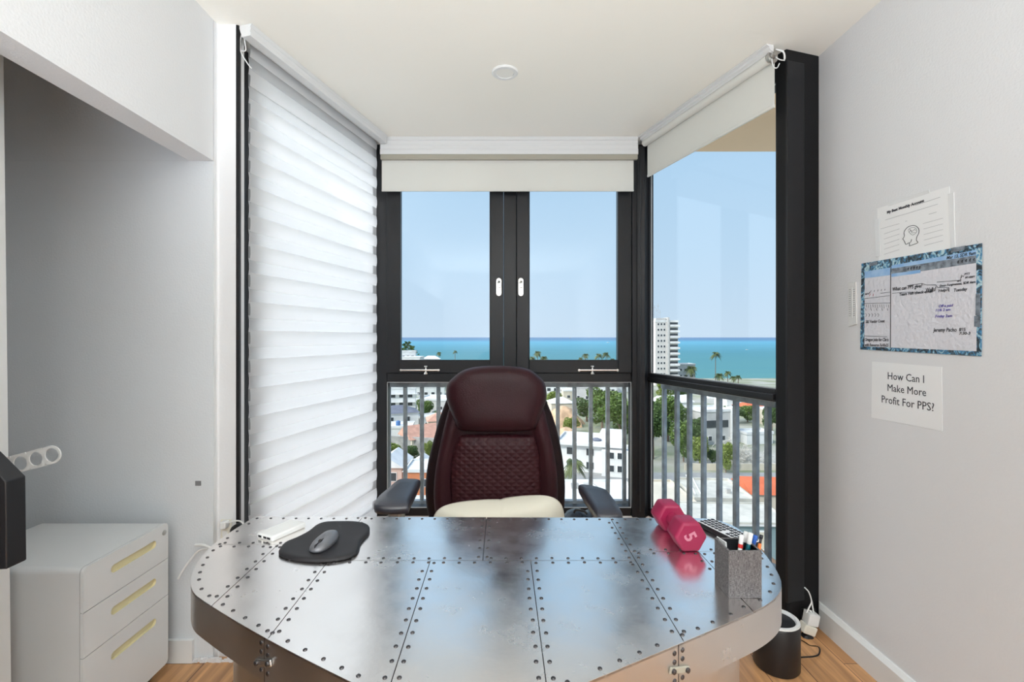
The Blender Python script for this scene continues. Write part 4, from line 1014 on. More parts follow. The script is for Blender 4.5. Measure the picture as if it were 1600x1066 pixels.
b = MB().box(P(305.5, 0, NY).x, P(314.5, 0, NY).x, NY-0.003, NY, P(0, 759, NY).z, P(0, 751.5, NY).z); tag(obj('wall_anchor', b, mat('grey_plug', (0.22, 0.22, 0.23), 0.6), bevel=(0.0012, 2)), 'small grey square anchor in the closet end wall', 'wall anchor')
b = MB()
for k in range(14):
    x = -1.165+0.011*k; b.box(x-0.006, x+0.006, NY-0.006-random.random()*0.006, NY-0.001, 0.0, 0.006+random.random()*0.012)
tag(obj('plaster_crumbs', b, M['wall']), 'rough plaster crumbs along the foot of the left wall', 'rubble', kind='stuff')

# ------------------------------------------------------------------ right corner: speaker, adapter, cables
YS = 1.79
sp_ = thing('speaker', 'black cylindrical speaker with a white ring rim on the floor', 'speaker', (P(1213, 0, YS).x, YS, 0))
rr = 0.078; hs = 0.175
b = MB().lathe([(rr*0.93, 0.0), (rr, 0.008), (rr, hs-0.01), (rr-0.004, hs-0.004)], 48); obj('body', b, M['blackplastic'], sp_, smooth=40)
b = MB().lathe([(rr-0.003, hs-0.004), (rr, hs-0.001), (rr-0.002, hs+0.004), (rr-0.013, hs+0.004), (rr-0.016, hs-0.001), (rr-0.016, hs-0.02)], 48, None, False); obj('ring', b, M['whiteplastic'], sp_, smooth=50, label='white rim ring')
b = MB().lathe([(rr-0.016, hs-0.0245), (rr-0.016, hs-0.0235)], 40); obj('top_plate', b, M['darkglass'], sp_)
b = MB().box(0.028, 0.036, -0.01, 0.012, hs-0.0235, hs-0.017); obj('button', b, M['whiteplastic'], sp_)
def colpt(px_, py_, Y): return P(px_, py_, Y)
ad = thing('power_adapter', 'white power adapters stacked in the outlet at the black column foot', 'adapter', tuple(P(1265, 980, 1.985)))
b = MB().box(-0.022, 0.022, -0.022, 0.022, -0.008, 0.040, Matrix.Translation(P(1266, 972, 1.975)) @ Matrix.Rotation(0.2, 4, 'Y')); obj('upper_block', b, M['whiteplastic'], ad, world=True, bevel=(0.004, 2))
b = MB().box(-0.026, 0.026, -0.02, 0.02, -0.018, 0.018, Matrix.Translation(P(1262, 982, 1.97)) @ Matrix.Rotation(0.35, 4, 'Y')); obj('lower_block', b, M['cream'], ad, world=True, bevel=(0.004, 2))
b = MB().box(1.255, 1.315, 2.012, 2.03, P(0, 985, 2.0).z-0.03, P(0, 955, 2.0).z); obj('outlet_box', b, M['blackplastic'], ad, world=True)
b = MB().tube(smoothline([P(1257, 918, 2.0), P(1264, 926, 1.985), P(1268, 940, 1.98), P(1265, 948, 1.975), P(1260, 958, 1.97)], 6), 0.0028, 8)
b.tube(smoothline([P(1268, 938, 1.98), P(1270, 950, 1.975), P(1271, 959, 1.97), P(1265, 954, 1.97)], 6), 0.0028, 8)
obj('cable', b, M['whiteplastic'], ad, world=True, smooth=60)
b = MB().lathe([(0.022, 0), (0.027, 0.006), (0.027, 0.032), (0.02, 0.04)], 20, Matrix.Translation(P(1256, 996, 1.985)) @ Matrix.Rotation(PI/2, 4, 'X')); tag(obj('adapter_puck', b, M['blackplastic'], smooth=40), 'round black adapter below the white power adapters', 'adapter')
b = MB().tube(smoothline([P(1246, 1003, 1.95), P(1256, 1008, 1.93), P(1266, 1011, 1.905), P(1277, 1011, 1.90), P(1281, 1015, 1.88), P(1279, 1023, 1.845), P(1271, 1026, 1.828), P(1258, 1027, 1.825), P(1250, 1027.5, 1.822)], 6), 0.0028, 8)
for v_ in b.v: v_.z = max(v_.z, 0.001) if v_.z < 0.02 else v_.z
tag(obj('extension_cord', b, M['blackplastic'], smooth=60), 'thin black cord looping on the floor beside the speaker', 'cord')

# ------------------------------------------------------------------ right wall: papers, planner, thermometer
def quadrw(c4, t0, t1):                       # c4: pixels TL TR BR BL on the wall
    q = [rw(*p) for p in c4]; b = MB()
    vs_ = [(WRX-t0, p.y, p.z) for p in q]+[(WRX-t1, p.y, p.z) for p in q]
    b.add(vs_, [(0,1,2,3), (7,6,5,4)]+[(i, i+4, (i+1) % 4+4, (i+1) % 4) for i in range(4)]); return b
def wmat(px_, py_, off=0.004, tilt=0.0):
    p = rw(px_, py_); return Matrix(((0, 0, -1, WRX-off), (-1, 0, 0, p.y), (0, 1, 0, p.z), (0, 0, 0, 1))) @ Matrix.Rotation(tilt, 4, 'Z')
def px2m(px_): return WRX/(px_-VX)             # metres per photo pixel (vertical) there
def wtext(name, s, m, par, px_, py_, hpx, tilt=0.0, shear=0.0, off=0.004, bold=0.0, align='LEFT', sx_=1.0):
    return text_mesh(name, s, M[m], par, wmat(px_, py_, off, tilt) @ Matrix.Diagonal((sx_, 1, 1, 1)), hpx*px2m(px_)/0.72, align, shear, 0.00015, bold)
def wline(b, pts, r_=0.0006, off=0.0042):
    q = [rw(*p) for p in pts]; b.tube([(WRX-off, p.y, p.z) for p in q], r_, 5)
def onwall(name, label, cat, px_, py_):
    p = rw(px_, py_); return thing(name, label, cat, (WRX, p.y, p.z))

p1 = onwall('paper_sheet', 'white worksheet with a drawn head above the blue-edged planner', 'paper', 1430, 405)
obj('sheet', quadrw([(1371, 326), (1484, 291), (1489, 390), (1374, 412)], 0.0012, 0.0002), M['paper'], p1, world=True)
M['tape'] = mat('clear_tape', (0.78, 0.78, 0.78), 0.15)
obj('tape', quadrw([(1482, 303), (1491, 301), (1493, 386), (1486, 388)], 0.0018, 0.0002), M['tape'], p1, world=True, label='glossy strip of tape')
obj('tape', quadrw([(1367, 345), (1374, 342), (1376, 400), (1369, 402)], 0.0018, 0.0002), M['tape'], p1, world=True, label='glossy strip of tape')
obj('tape', quadrw([(1388, 317), (1452, 296.5), (1453, 301.5), (1389, 322)], 0.0018, 0.0002), M['tape'], p1, world=True, label='glossy strip of tape')
b = MB()
for pts in ([(1431, 321), (1470, 308)], [(1409, 336.5), (1466, 319)], [(1452, 335), (1464, 331.5)], [(1415, 346), (1418, 345.3)], [(1384, 344), (1408, 336.5)]): wline(b, pts, 0.0006, 0.0014)
for k in range(6): wline(b, [(1377+(5 if k else 0), 358-.3+k*8), (1406, 349.5+k*8.1)], 0.0005, 0.0014)
for k in range(5): wline(b, [(1443+k*.5, 349.5+k*8.6), (1474, 341+k*8.8)], 0.0005, 0.0014)
obj('printed_lines', b, M['inkfine'], p1, world=True)
wtext('heading', 'My Best Monthly Account', 'ink', p1, 1386.5, 334.0, 4.0, 0.0, 0, 0.0016, 0.0006, sx_=1.12)
b = MB(); s8 = 8.2
def hp(x, y): return (1365+x/s8, 285+y/s8)
wline(b, [(q.x, q.y) for q in smoothline([(*hp(x, y), 0) for x, y in ((465, 815), (462, 775), (420, 795), (405, 765), (388, 735), (380, 725), (400, 690), (395, 650), (410, 610), (450, 570), (510, 552), (555, 565), (585, 600), (585, 650), (560, 700), (555, 745), (570, 775), (465, 815))], 4)], 0.0009, 0.0015)
wline(b, [hp(465, 775), hp(485, 760), hp(493, 730)], 0.0009, 0.0015)
wline(b, [(q.x, q.y) for q in smoothline([(*hp(x, y), 0) for x, y in ((450, 620), (470, 590), (510, 578), (545, 590), (560, 625), (540, 655), (505, 675), (475, 655))], 4, True)], 0.0005, 0.0015)
wline(b, [hp(460, 640), hp(480, 610), hp(500, 630), hp(530, 600), hp(545, 620)], 0.0005, 0.0015); wline(b, [hp(470, 600), hp(500, 650), hp(540, 640)], 0.0005, 0.0015)
obj('head_drawing', b, M['ink'], p1, world=True)

pln = onwall('planner_board', 'white dry-erase planner with blue floral border and handwriting', 'whiteboard', 1440, 550)
obj('border', quadrw([(1347, 412), (1536, 380), (1535, 557), (1345, 546)], 0.0030, 0.0014), M['floral'], pln, world=True, bevel=(0.0008, 1))
obj('writing_film', quadrw([(1352.5, 432), (1527, 407.5), (1527.5, 549), (1352, 541.5)], 0.0034, 0.0015), M['board'], pln, world=True)
obj('heading_band', quadrw([(1352.5, 424.5), (1393, 418), (1393, 430), (1352.5, 435)], 0.0037, 0.0015), M['boardblue'], pln, world=True)
obj('heading_band', quadrw([(1394.5, 415), (1527, 391), (1527, 399), (1394.5, 420)], 0.0037, 0.0015), M['boardblue'], pln, world=True)
obj('heading_band', quadrw([(1394.5, 420), (1527, 399), (1527, 411), (1394.5, 431)], 0.0037, 0.0015), M['boardgrey'], pln, world=True)
obj('heading_band', quadrw([(1394.5, 428), (1440, 421.5), (1440, 426.5), (1394.5, 433)], 0.0039, 0.0015), M['boardblue'], pln, world=True)
for c4 in (((1360, 411), (1372, 409), (1372, 414), (1360, 416)), ((1488, 388), (1510, 384), (1508, 391), (1488, 395)), ((1527, 459), (1533.5, 458.5), (1533.5, 493), (1526.5, 493)), ((1524.5, 494), (1533.5, 493.5), (1533.5, 511.5), (1524.5, 510.5))):
    obj('tape', quadrw(c4, 0.0045, 0.0015), M['boardgrey'], pln, world=True, label='dark tape on the planner edge')
b = MB(); wline(b, [(1393.7, 419), (1393.2, 544)], 0.0012)
for pts in ([(1352, 467), (1392, 462)], [(1352, 474.5), (1393, 473.5)], [(1378, 458.5), (1393, 456.5)], [(1396, 458.5), (1413, 456.8), (1447, 456.5)], [(1419.5, 446.5), (1442.4, 443), (1449.7, 445.3), (1464.4, 445.3), (1467, 449.3), (1484.5, 449.5), (1485, 456)], [(1353, 525), (1388, 526.5)], [(1466, 441), (1503, 438), (1504.6, 429.5)]): wline(b, pts, 0.0007)
for k in range(11): wline(b, [(1355+k*3.5, 476), (1355.6+k*3.5, 480+k % 3)], 0.0005)
for k in range(5): wline(b, [(1354+k*8.5, 482), (1355+k*8.5, 485.5)], 0.0006)
for k in range(5): wline(b, [(1354+k*4.8, 490), (1356+k*4.8, 492), (1354.5+k*4.8, 495)], 0.0006)
for k in range(5): wline(b, [(1362+k*5.5, 457-k*.8), (1363+k*5.5, 454-k*.6)], 0.0006)
for k in range(5): wline(b, [(1420+k*4.5, 420-k*.6), (1422+k*4.5, 418-k*.6), (1420.7+k*4.5, 422.5-k*.6)], 0.0009)
for k in range(5): wline(b, [(1498+k*6.2, 410-k*1.0), (1500+k*6.2, 407-k*1.0), (1499+k*6.2, 412-k*1.0)], 0.0009)
wline(b, [(1504, 434), (1507, 430.5), (1508, 433)], 0.0006)
obj('ink_lines', b, M['ink'], pln, world=True)
b = MB(); wline(b, [(1360, 463), (1362, 459)], 0.0008); wline(b, [(1366, 463), (1366.6, 459)], 0.0008); obj('ink_lines', b, M['inkred'], pln, world=True)
def H_(s_, x, y, x2, h, m_='ink'):
    w_ = (rw(x, y)-rw(x2, y)); w_ = abs(w_.y)
    text_mesh('handwriting', s_, M[m_], pln, wmat(x, y, 0.0042), h*px2m(x)/0.72, 'LEFT', 0.18, 0.00015, 0.0002, fit=w_)
H_('What can PPS give?', 1395.8, 454.8, 1442.5, 5.6)
H_('Wells?', 1448, 456.5, 1464, 6.6); H_('Help??', 1468, 456.5, 1485, 4.4); H_('Tuesday', 1492, 456, 1513, 5.0)
H_('Door Forgiveness, SDR 6am', 1470, 448.5, 1526, 3.4)
H_('Team Fish check email', 1406.7, 462.5, 1459, 4.6)
H_('PTT', 1509, 430.5, 1518, 3.4); H_('PPT-VERIFY', 1510, 435.6, 1526, 3.0); H_('PPT', 1497.6, 441.2, 1504.5, 3.0)
H_('Mar 13, SDR 9am', 1481, 405.5, 1526.5, 5.0)
H_('Off a paid', 1468.5, 480.5, 1491, 4.2, 'inkblue'); H_('11/6 2 am', 1463, 487, 1486, 4.2, 'inkblue'); H_('Friday 2am', 1463, 496.5, 1489.5, 4.2, 'inkblue')
H_('Jeremy Pacho', 1460.5, 518.5, 1497.5, 6.0); H_('8/15', 1500.5, 517.5, 1510.5, 5.2); H_('7:30-3', 1500.5, 523, 1518, 4.4)
H_('S&S Vendor Count', 1354, 505, 1384, 4.6); H_('an?', 1353, 461, 1361, 4.0)
H_('Oregon Jobs for Chris', 1352.8, 533, 1390, 5.0); H_('with Resource 7x10x25', 1352.8, 541, 1390, 4.6)

p2 = onwall('paper_sheet', 'white paper sheet with large printed question below the planner', 'paper', 1418, 660)
obj('sheet', quadrw([(1363, 565), (1472, 573.5), (1473, 674), (1362, 652.5)], 0.0012, 0.0002), M['paper'], p2, world=True)
for s, x, y, h in (('How Can I', 1415, 594, 12), ('Make More', 1416, 613.5, 12), ('Profit For PPS?', 1416.5, 634, 12.5)):
    wtext('printed_line', s, 'ink', p2, x, y+1.5, h, 0.0, 0, 0.0016, 0.0, 'CENTER', 0.94)
th = onwall('thermometer', 'slim white wall thermometer left of the planner', 'thermometer', 1333, 505)
obj('plate', quadrw([(1326, 442), (1339, 440.5), (1340, 507), (1327, 511)], 0.004, 0.0002), M['whiteplastic'], th, world=True, bevel=(0.0015, 2))
b = MB()
for k in range(13): wline(b, [(1328.4, 453+k*3.4), (1330.6, 452.8+k*3.4)], 0.0007, 0.0042); wline(b, [(1335, 452.5+k*3.4), (1337.4, 452.2+k*3.4)], 0.0007, 0.0042)
obj('scale', b, M['ink'], th, world=True)
b = MB(); wline(b, [(1333, 449), (1333, 497)], 0.0013, 0.0045); obj('tube', b, M['steel'], th, world=True)

# ------------------------------------------------------------------ outdoors
b = MB().box(-900, 900, 20, 352, GZ-1, GZ); struct('ground', b, M['ground'], 'town ground of paving and grass far below', 'ground')
b = MB().box(-60000, 60000, 352, 50000, GZ-2, GZ-0.5); struct('sea', b, M['sea'], 'turquoise sea reaching the horizon', 'sea')
b = MB().box(-60, 120, 101, 107, GZ, GZ+0.04); struct('road', b, M['asphalt'], 'grey street beyond the near rooftops', 'road')

def gx(px_, Y): return (px_-VX)/F*Y
def win_row(o, w, d, h, rows, cols, ww, wh, face='front', z0=1.0, step=3.2, off=0.0):
    """each window: a frame part with a dark pane under it"""
    for r_ in range(rows):
        for c_ in range(cols):
            x = off + (c_-(cols-1)/2)*(w/(cols+0.3)); z = z0+r_*step
            if face == 'front': f_ = MB().box(x-ww/2-.12, x+ww/2+.12, -d/2-.10, -d/2+.05, z-.12, z+wh+.12); q = MB().box(x-ww/2, x+ww/2, -d/2-.13, -d/2-.09, z, z+wh)
            else:
                sg = 1 if face == 'right' else -1; xs = sg*w/2; y = (c_-(cols-1)/2)*(d/(cols+0.3))
                f_ = MB().box(min(xs-.05*sg, xs+.10*sg), max(xs-.05*sg, xs+.10*sg), y-ww/2-.12, y+ww/2+.12, z-.12, z+wh+.12); q = MB().box(min(xs+.09*sg, xs+.13*sg), max(xs+.09*sg, xs+.13*sg), y-ww/2, y+ww/2, z, z+wh)
            k = obj('window', f_, M['white'], o); obj('pane', q, M['winglass'], k)
def house(label, px_, Y, w, d, h, rz=0.0, wall='white', roof='flat', roofm='roofwhite', rh=2.0, wins=(), cat='house', name='house', par=0.5, extras=None):
    o = thing(name, label, cat, (gx(px_, Y), Y, GZ), rz)
    obj('walls', MB().box(-w/2, w/2, -d/2, d/2, 0, h), M[wall], o)
    if roof == 'flat':
        b = MB().box(-w/2-.25, w/2+.25, -d/2-.25, d/2+.25, h, h+0.22)
        for a in ((-w/2-.25, w/2+.25, -d/2-.25, -d/2-.05), (-w/2-.25, w/2+.25, d/2+.05, d/2+.25), (-w/2-.25, -w/2-.05, -d/2, d/2), (w/2+.05, w/2+.25, -d/2, d/2)): b.box(*a, h+0.22, h+0.22+par)
        obj('roof', b, M[roofm], o)
    elif roof == 'hip':
        e_ = 0.5; k = min(w, d)/2*0.9
        b = MB().add([(-w/2-e_, -d/2-e_, h), (w/2+e_, -d/2-e_, h), (w/2+e_, d/2+e_, h), (-w/2-e_, d/2+e_, h), (-w/2+k, 0, h+rh), (w/2-k, 0, h+rh)], [(3,2,1,0), (0,1,5,4), (1,2,5), (2,3,4,5), (3,0,4)])
        obj('roof', b, M[roofm], o)
    else:
        e_ = 0.5
        b = MB().add([(-w/2-e_, -d/2-e_, h), (w/2+e_, -d/2-e_, h), (w/2+e_, d/2+e_, h), (-w/2-e_, d/2+e_, h), (-w/2-e_, 0, h+rh), (w/2+e_, 0, h+rh)], [(3,2,1,0), (0,1,5,4), (2,3,4,5), (3,0,4), (1,2,5)])
        if roof == 'gablefront': b = MB().add([(-w/2-e_, -d/2-e_, h), (w/2+e_, -d/2-e_, h), (w/2+e_, d/2+e_, h), (-w/2-e_, d/2+e_, h), (0, -d/2-e_, h+rh), (0, d/2+e_, h+rh)], [(3,2,1,0), (0,1,4), (1,2,5,4), (2,3,5), (3,0,4,5)])
        obj('roof', b, M[roofm], o)
    for a in wins: win_row(o, w, d, h, **a)
    if extras: extras(o, w, d, h)
    return o
def tank(m_, x, y, r_, hh_):
    def f_(o, w, d, h): obj('water_tank', MB().lathe([(r_, h+.2), (r_, h+.2+hh_), (r_*.5, h+.4+hh_)], 16, Matrix.Translation((x, y, 0))), M[m_], o)
    return f_
# left pane
def ex(o, w, d, h):
    obj('balcony', MB().box(-w/2-1.2, w/2+1.5, -d/2-1.4, -d/2, 3.1, 3.3).box(-w/2-1.2, w/2+1.5, -d/2-1.4, -d/2, 6.4, 6.6), M['white'], o)
    obj('upper_block', MB().box(-w/2, 1, -d/2, d/2, h+.2, h+3.2), M['white'], o)
house('white stepped apartment house with dark windows beyond the slate-roofed house', 622, 205, 15, 10, 8.6, 0.15, wins=(dict(rows=2, cols=4, ww=1.9, wh=1.5, z0=1.6, step=3.4),), extras=ex)
house('white house under a dark slate hip roof', 622, 160, 12, 10, 5.6, 0.35, roof='hip', roofm='slate', rh=2.0, wins=(dict(rows=1, cols=2, ww=0.9, wh=2.0, z0=2.4),))
house('low white house annex right of the slate-roofed house', 671, 160, 7, 7, 3.6, 0.35, wins=(dict(rows=1, cols=2, ww=1.2, wh=1.2, z0=1.2),))
house('long low white flat-roofed house behind the left trees', 672, 250, 15, 12, 4.6, 0.1, wins=(dict(rows=1, cols=4, ww=1.6, wh=1.2),))
house('grey walled house with a white roof edge beyond the left side of the chair', 684, 184, 12, 12, 6.7, -0.25, wall='greywall', wins=(dict(rows=1, cols=3, ww=1.2, wh=1.2, z0=3.4),))
house('small white flat-roofed shed under the left trees', 690, 173, 5, 4, 3.0, -0.2, wall='beigewall')
house('white flat-roofed house with a blue water tank', 619, 146, 10, 8, 3.2, 0.1, extras=tank('tankblue', 0.6, 0, 0.7, 1.2), wins=(dict(rows=1, cols=2, ww=1.2, wh=1.2, z0=1.0),))
house('house with a faded terracotta gable roof left of the chair', 664, 131, 11, 9, 3.6, 0.55, wall='beigewall', roof='gable', roofm='terracotta', rh=3.0, wins=(dict(rows=1, cols=2, ww=1.2, wh=1.2, z0=1.2),))
house('house with a weathered terracotta hip roof beside the chair back', 686, 149, 7, 7, 4.8, 0.2, wall='beigewall', roof='hip', roofm='terracotta', rh=2.2)
tag(obj('retaining_wall', MB().box(-22, 2, -0.3, 0.3, GZ, GZ+4.2, Matrix.Translation((gx(668, 124), 124, 0)) @ Matrix.Rotation(-0.25, 4, 'Z')), M['concrete']), 'stained grey concrete retaining wall below the terracotta roof', 'wall').name = 'retaining_wall'
house('pink house with ridged white metal gable roof', 614, 101, 5.8, 8, 3.9, -0.05, wall='pinkwall', roof='gablefront', rh=2.2, wins=(dict(rows=1, cols=2, ww=1.1, wh=1.6, z0=1.2),))
house('pink house annex with a white metal roof by the orange building', 655.5, 98, 4.0, 8, 3.9, -0.05, wall='pinkwall', roof='gablefront', rh=1.7, wins=(dict(rows=1, cols=2, ww=0.9, wh=1.8, z0=1.0),))
house('orange walled house above the left armrest', 668, 86, 6.4, 7, 7.0, 0.0, wall='orangewall', wins=(dict(rows=1, cols=1, ww=1.0, wh=1.2, z0=4.6),), par=0.3)
house('low white walled house just above the desk left of the chair', 664, 76, 6.0, 6, 3.6, 0.0, wall='greywall', par=0.3)
tag(obj('lawn', MB().box(-8, 4, -5, 6, GZ+0.0, GZ+0.12, Matrix.Translation((gx(612, 112), 112, 0))), M['grass']), 'bright green lawn behind the pink house', 'lawn', kind='stuff')
# seaside roofs, left sash
house('white seaside block under the pine in the left sash', 635, 329, 13, 8, 20.3, 0.1, wins=(dict(rows=5, cols=4, ww=1.6, wh=1.4, z0=2, step=3.6),), name='apartment_block', cat='building')
house('white seaside block with a stepped roof in front of the pine', 643, 313, 14, 10, 17.0, -0.1, wins=(dict(rows=4, cols=4, ww=1.6, wh=1.4, z0=2, step=3.6),), name='apartment_block', cat='building')
house('white seaside house with shallow hip roof left of the centre mullion', 674, 338, 12, 8, 15.0, 0.1, roof='hip', rh=2.2, wins=(dict(rows=3, cols=4, ww=1.6, wh=1.4, z0=2, step=4),))
# right pane
def modern(o, w, d, h):
    obj('roof_screen', MB().box(w/2-5.6, w/2+.2, d/2-5, d/2+.2, h+.2, h+1.9), M['roofwhite'], o)
    obj('roof_vent', MB().lathe([(1.1, h+.2), (1.2, h+.5), (0.5, h+.8)], 16, Matrix.Translation((1.0, -1.2, 0))), M['slate'], o)
    obj('canopy', MB().box(-w/2-1.0, w/2+1.0, -d/2-1.3, -d/2, h-.1, h+.5), M['white'], o)
    obj('wing', MB().box(w/2-4.5, w/2+1.6, -d/2-2.2, -d/2+2, 0, h-.6), M['white'], o)
    win_row(o, 4.5, d+4.4, h, rows=2, cols=2, ww=1.2, wh=1.3, z0=1.2, step=2.8, off=w/2-1.5)
house('modern white two-storey house with wide flat roof behind the railing', 926, 112, 14.5, 10, 6.2, -0.30, wins=(dict(rows=2, cols=3, ww=1.6, wh=1.5, z0=0.8, step=3.0), dict(rows=2, cols=3, ww=1.6, wh=1.5, z0=0.8, step=3.0, face='right')), extras=modern)
tag(obj('garden_wall', MB().box(0, 12, -0.15, 0.15, GZ, GZ+2.7, Matrix.Translation((gx(925, 106.5), 106.5+2, 0)) @ Matrix.Rotation(-0.05, 4, 'Z')), M['white']), 'tall white garden wall in front of the modern house', 'wall')
def pipes(o, w, d, h):
    b = MB(); b.tube([(3.0, -5.5, h+.35), (1.2, 5.5, h+.35)], 0.07, 6); b.tube([(3.6, -5.5, h+.35), (1.8, 5.5, h+.35)], 0.07, 6); obj('pipe', b, M['concrete'], o)
    obj('air_conditioner', MB().box(-2.2, -1.0, 2.8, 3.6, h+.22, h+1.0), M['concrete'], o)
    obj('air_conditioner', MB().box(-0.2, 0.9, 3.2, 4.0, h+.22, h+1.0), M['greywall'], o)
    obj('skylight', MB().box(-6, -4.2, -3.5, 0.5, h+.22, h+.5), M['greywall'], o)
house('broad white flat roof with pipes just below the back window', 919, 75, 14.6, 13, 5.4, 0.0, par=0.4, extras=pipes, wins=(dict(rows=1, cols=4, ww=1.2, wh=1.4, z0=1.4),))
house('tall pale grey house among the far roofs right of the chair', 911, 200, 8, 8, 9.6, -0.2, wall='greywall', wins=(dict(rows=1, cols=2, ww=1.0, wh=1.2, z0=5.0),))
house('small house with white hip roof above the sandy mounds', 876, 190, 9, 8, 4.6, 0.1, wall='beigewall', roof='hip', rh=2.0)
house('long white flat-roofed house at the top of the right lower pane', 935, 262, 17, 10, 5.0, 0.1, wins=(dict(rows=1, cols=5, ww=1.6, wh=1.2),))
house('white house with grey windows beside the far trees right of the chair', 868, 265, 12, 10, 5.2, -0.1, wins=(dict(rows=1, cols=3, ww=1.8, wh=1.6),))
house('white flat-roofed house by the corner post among the far roofs', 977, 270, 12, 10, 4.4, 0.2, wins=(dict(rows=1, cols=3, ww=1.6, wh=1.2),))
house('beige flat-roofed house between the far white roofs', 893, 235, 9, 8, 4.2, 0.0, wall='beigewall', wins=(dict(rows=1, cols=2, ww=1.4, wh=1.2),))
def mound(label, px_, Y, rx, ry, hh_):
    rings = []
    for s, z in ((1, 0), (0.86, .25), (0.66, .55), (0.42, .82), (0.15, 1.0)):
        rings.append([(rx*s*math.cos(2*PI*k/18)*(1+.22*math.sin(3*k+s*5)), ry*s*math.sin(2*PI*k/18)*(1+.2*math.cos(2*k)), hh_*z) for k in range(18)])
    o = obj('earth_mound', MB().loft(rings), M['sand'], smooth=70); o.location = (gx(px_, Y), Y, GZ); tag(o, label, 'mound')
mound('sandy earth mound below the small hip-roofed house', 880, 165, 7, 6, 6.5)
mound('sandy earth mound nearest the modern white house', 884, 136, 6, 5, 4.6)

# right window
house('white gabled house behind the trees in the right window', 1050, 192, 13, 9, 4.6, 0.3, roof='gable', rh=2.4, wins=(dict(rows=1, cols=3, ww=1.2, wh=1.2),))
def gh(o, w, d, h):
    obj('tower', MB().box(w/2-.4, w/2+1.4, -d/2-.6, -d/2+2, 0, h+1.2), M['white'], o)
    obj('window_band', MB().box(-w/2+1.6, w/2-1.2, -d/2-.15, -d/2, h-4.4, h-2.4), M['winglass'], o)
house('pale grey house with a dark window band in the right window', 1106, 139, 9.6, 8, 9.2, 0.2, wall='greywall', extras=gh, wins=(dict(rows=1, cols=2, ww=1.0, wh=1.2, z0=1.2),))
house('white flat-roofed house left of the red roof', 1150, 205, 14, 10, 3.8, 0.1, wins=(dict(rows=1, cols=3, ww=1.4, wh=1.2),))
house('low house with an orange-red roof among the far trees', 1171, 188, 8.5, 8, 3.2, 0.15, roof='hip', roofm='redroof', rh=2.0)
house('white low shed behind the bare branches', 1178, 138, 8, 5, 2.8, 0.15)
house('beige flat-roofed house at the far right of the railing', 1216, 165, 9, 7, 5.2, 0.1, wall='beigewall', wins=(dict(rows=1, cols=2, ww=1.4, wh=1.2),))
house('white house with a long roof above the red roof', 1128, 240, 16, 10, 4.6, -0.1, wins=(dict(rows=1, cols=4, ww=1.4, wh=1.2),))
tag(obj('street_wall', MB().box(-3, 20, -0.15, 0.15, GZ, GZ+1.5, Matrix.Translation((gx(1090, 109), 109, 0))), M['beigewall']), 'long low beige street wall below the bare branches', 'wall')
def beams(o, w, d, h):
    obj('parapet_rail', MB().tube([(-w/2, -d/2, h+1.0), (-w/2+1.6, d/2, h+1.0)], 0.1, 6).tube([(-w/2+.8, -d/2, h+1.0), (-w/2+2.4, d/2, h+1.0)], 0.1, 6), M['white'], o)
    obj('roof_vent', MB().box(1.5, 2.1, -2, -1.4, h+.2, h+.9), M['concrete'], o)
house('raised white flat roof in the middle of the right lower pane', 1113, 77, 8.4, 10, 5.6, -0.08, wall='tealwall', roofm='roofbeige', par=0.35, extras=beams)
house('house with a sloping orange-red roof right of the raised white roof', 1192, 84, 6.6, 8, 4.0, -0.1, wall='beigewall', roof='gable', roofm='redroof', rh=1.8)
def teal(o, w, d, h):
    obj('gutter', MB().tube([(-w/2-.3, -d/2-.35, h), (w/2+.3, -d/2-.35, h)], 0.12, 8), M['greywall'], o)
    k = obj('window', MB().box(1.4, 2.9, -d/2-.1, -d/2+.05, h-3.2, h-0.7), M['white'], o); obj('pane', MB().box(1.6, 2.7, -d/2-.14, -d/2-.09, h-3.0, h-0.9), M['beigewall'], k)
    obj('pipe', MB().tube([(-2.4, -d/2-.1, h-6), (-2.4, -d/2-.1, h)], 0.08, 6), M['white'], o)
house('grey-teal house with a broad white roof above the keyboard', 1142, 64, 12, 7, 6.6, -0.04, wall='tealwall', roofm='roofbeige', par=0.15, extras=teal)
house('beige flat roof by the corner post in the right lower pane', 1036, 75.6, 6.4, 12.4, 5.4, 0.0, wall='beigewall', roofm='beigewall', par=0.3)
def seat_rows(o, w, d, h):
    win_row(o, 6.2, d, h, rows=11, cols=3, ww=1.0, wh=1.2, z0=3.2, step=3.45, off=-3.4)
    obj('stair_core', MB().box(0.2, 1.4, -d/2-1.0, d/2, 0, h+3.0), M['greywall'], o)
    for k in range(11):
        q = obj('balcony', MB().box(1.8, w/2+0.8, -d/2-1.2, -d/2, 2.2+k*3.45, 3.3+k*3.45), M['white'], o); obj('opening', MB().box(2.0, w/2-.2, -d/2-.06, -d/2, 3.6+k*3.45, 4.8+k*3.45), M['winglass'], q)
    obj('penthouse', MB().box(-w/2+.6, -0.2, -d/2+1, d/2-1, h, h+2.6), M['greywall'], o)
    b = MB()
    for x, hh_ in ((-5.5, 11), (-4.2, 9), (-3.2, 12), (-2.0, 8)): b.tube([(x, 0, h+2.5), (x, 0, h+hh_)], 0.09, 5); b.box(x-.7, x+.7, -.05, .05, h+hh_-1.6, h+hh_-1.45)
    obj('antenna', b, M['concrete'], o)
house('tall cream apartment tower at the seaside in the right window', 1036, 305, 14, 14, 39.5, 0.0, wall='towercream', extras=seat_rows, name='apartment_tower', cat='tower', par=1.0)
house('low grey seaside building at the foot of the tower', 1066, 322, 13, 10, 12.0, 0.1, wall='greywall', wins=(dict(rows=2, cols=3, ww=2.2, wh=1.4, z0=4, step=4),), name='apartment_block', cat='building')

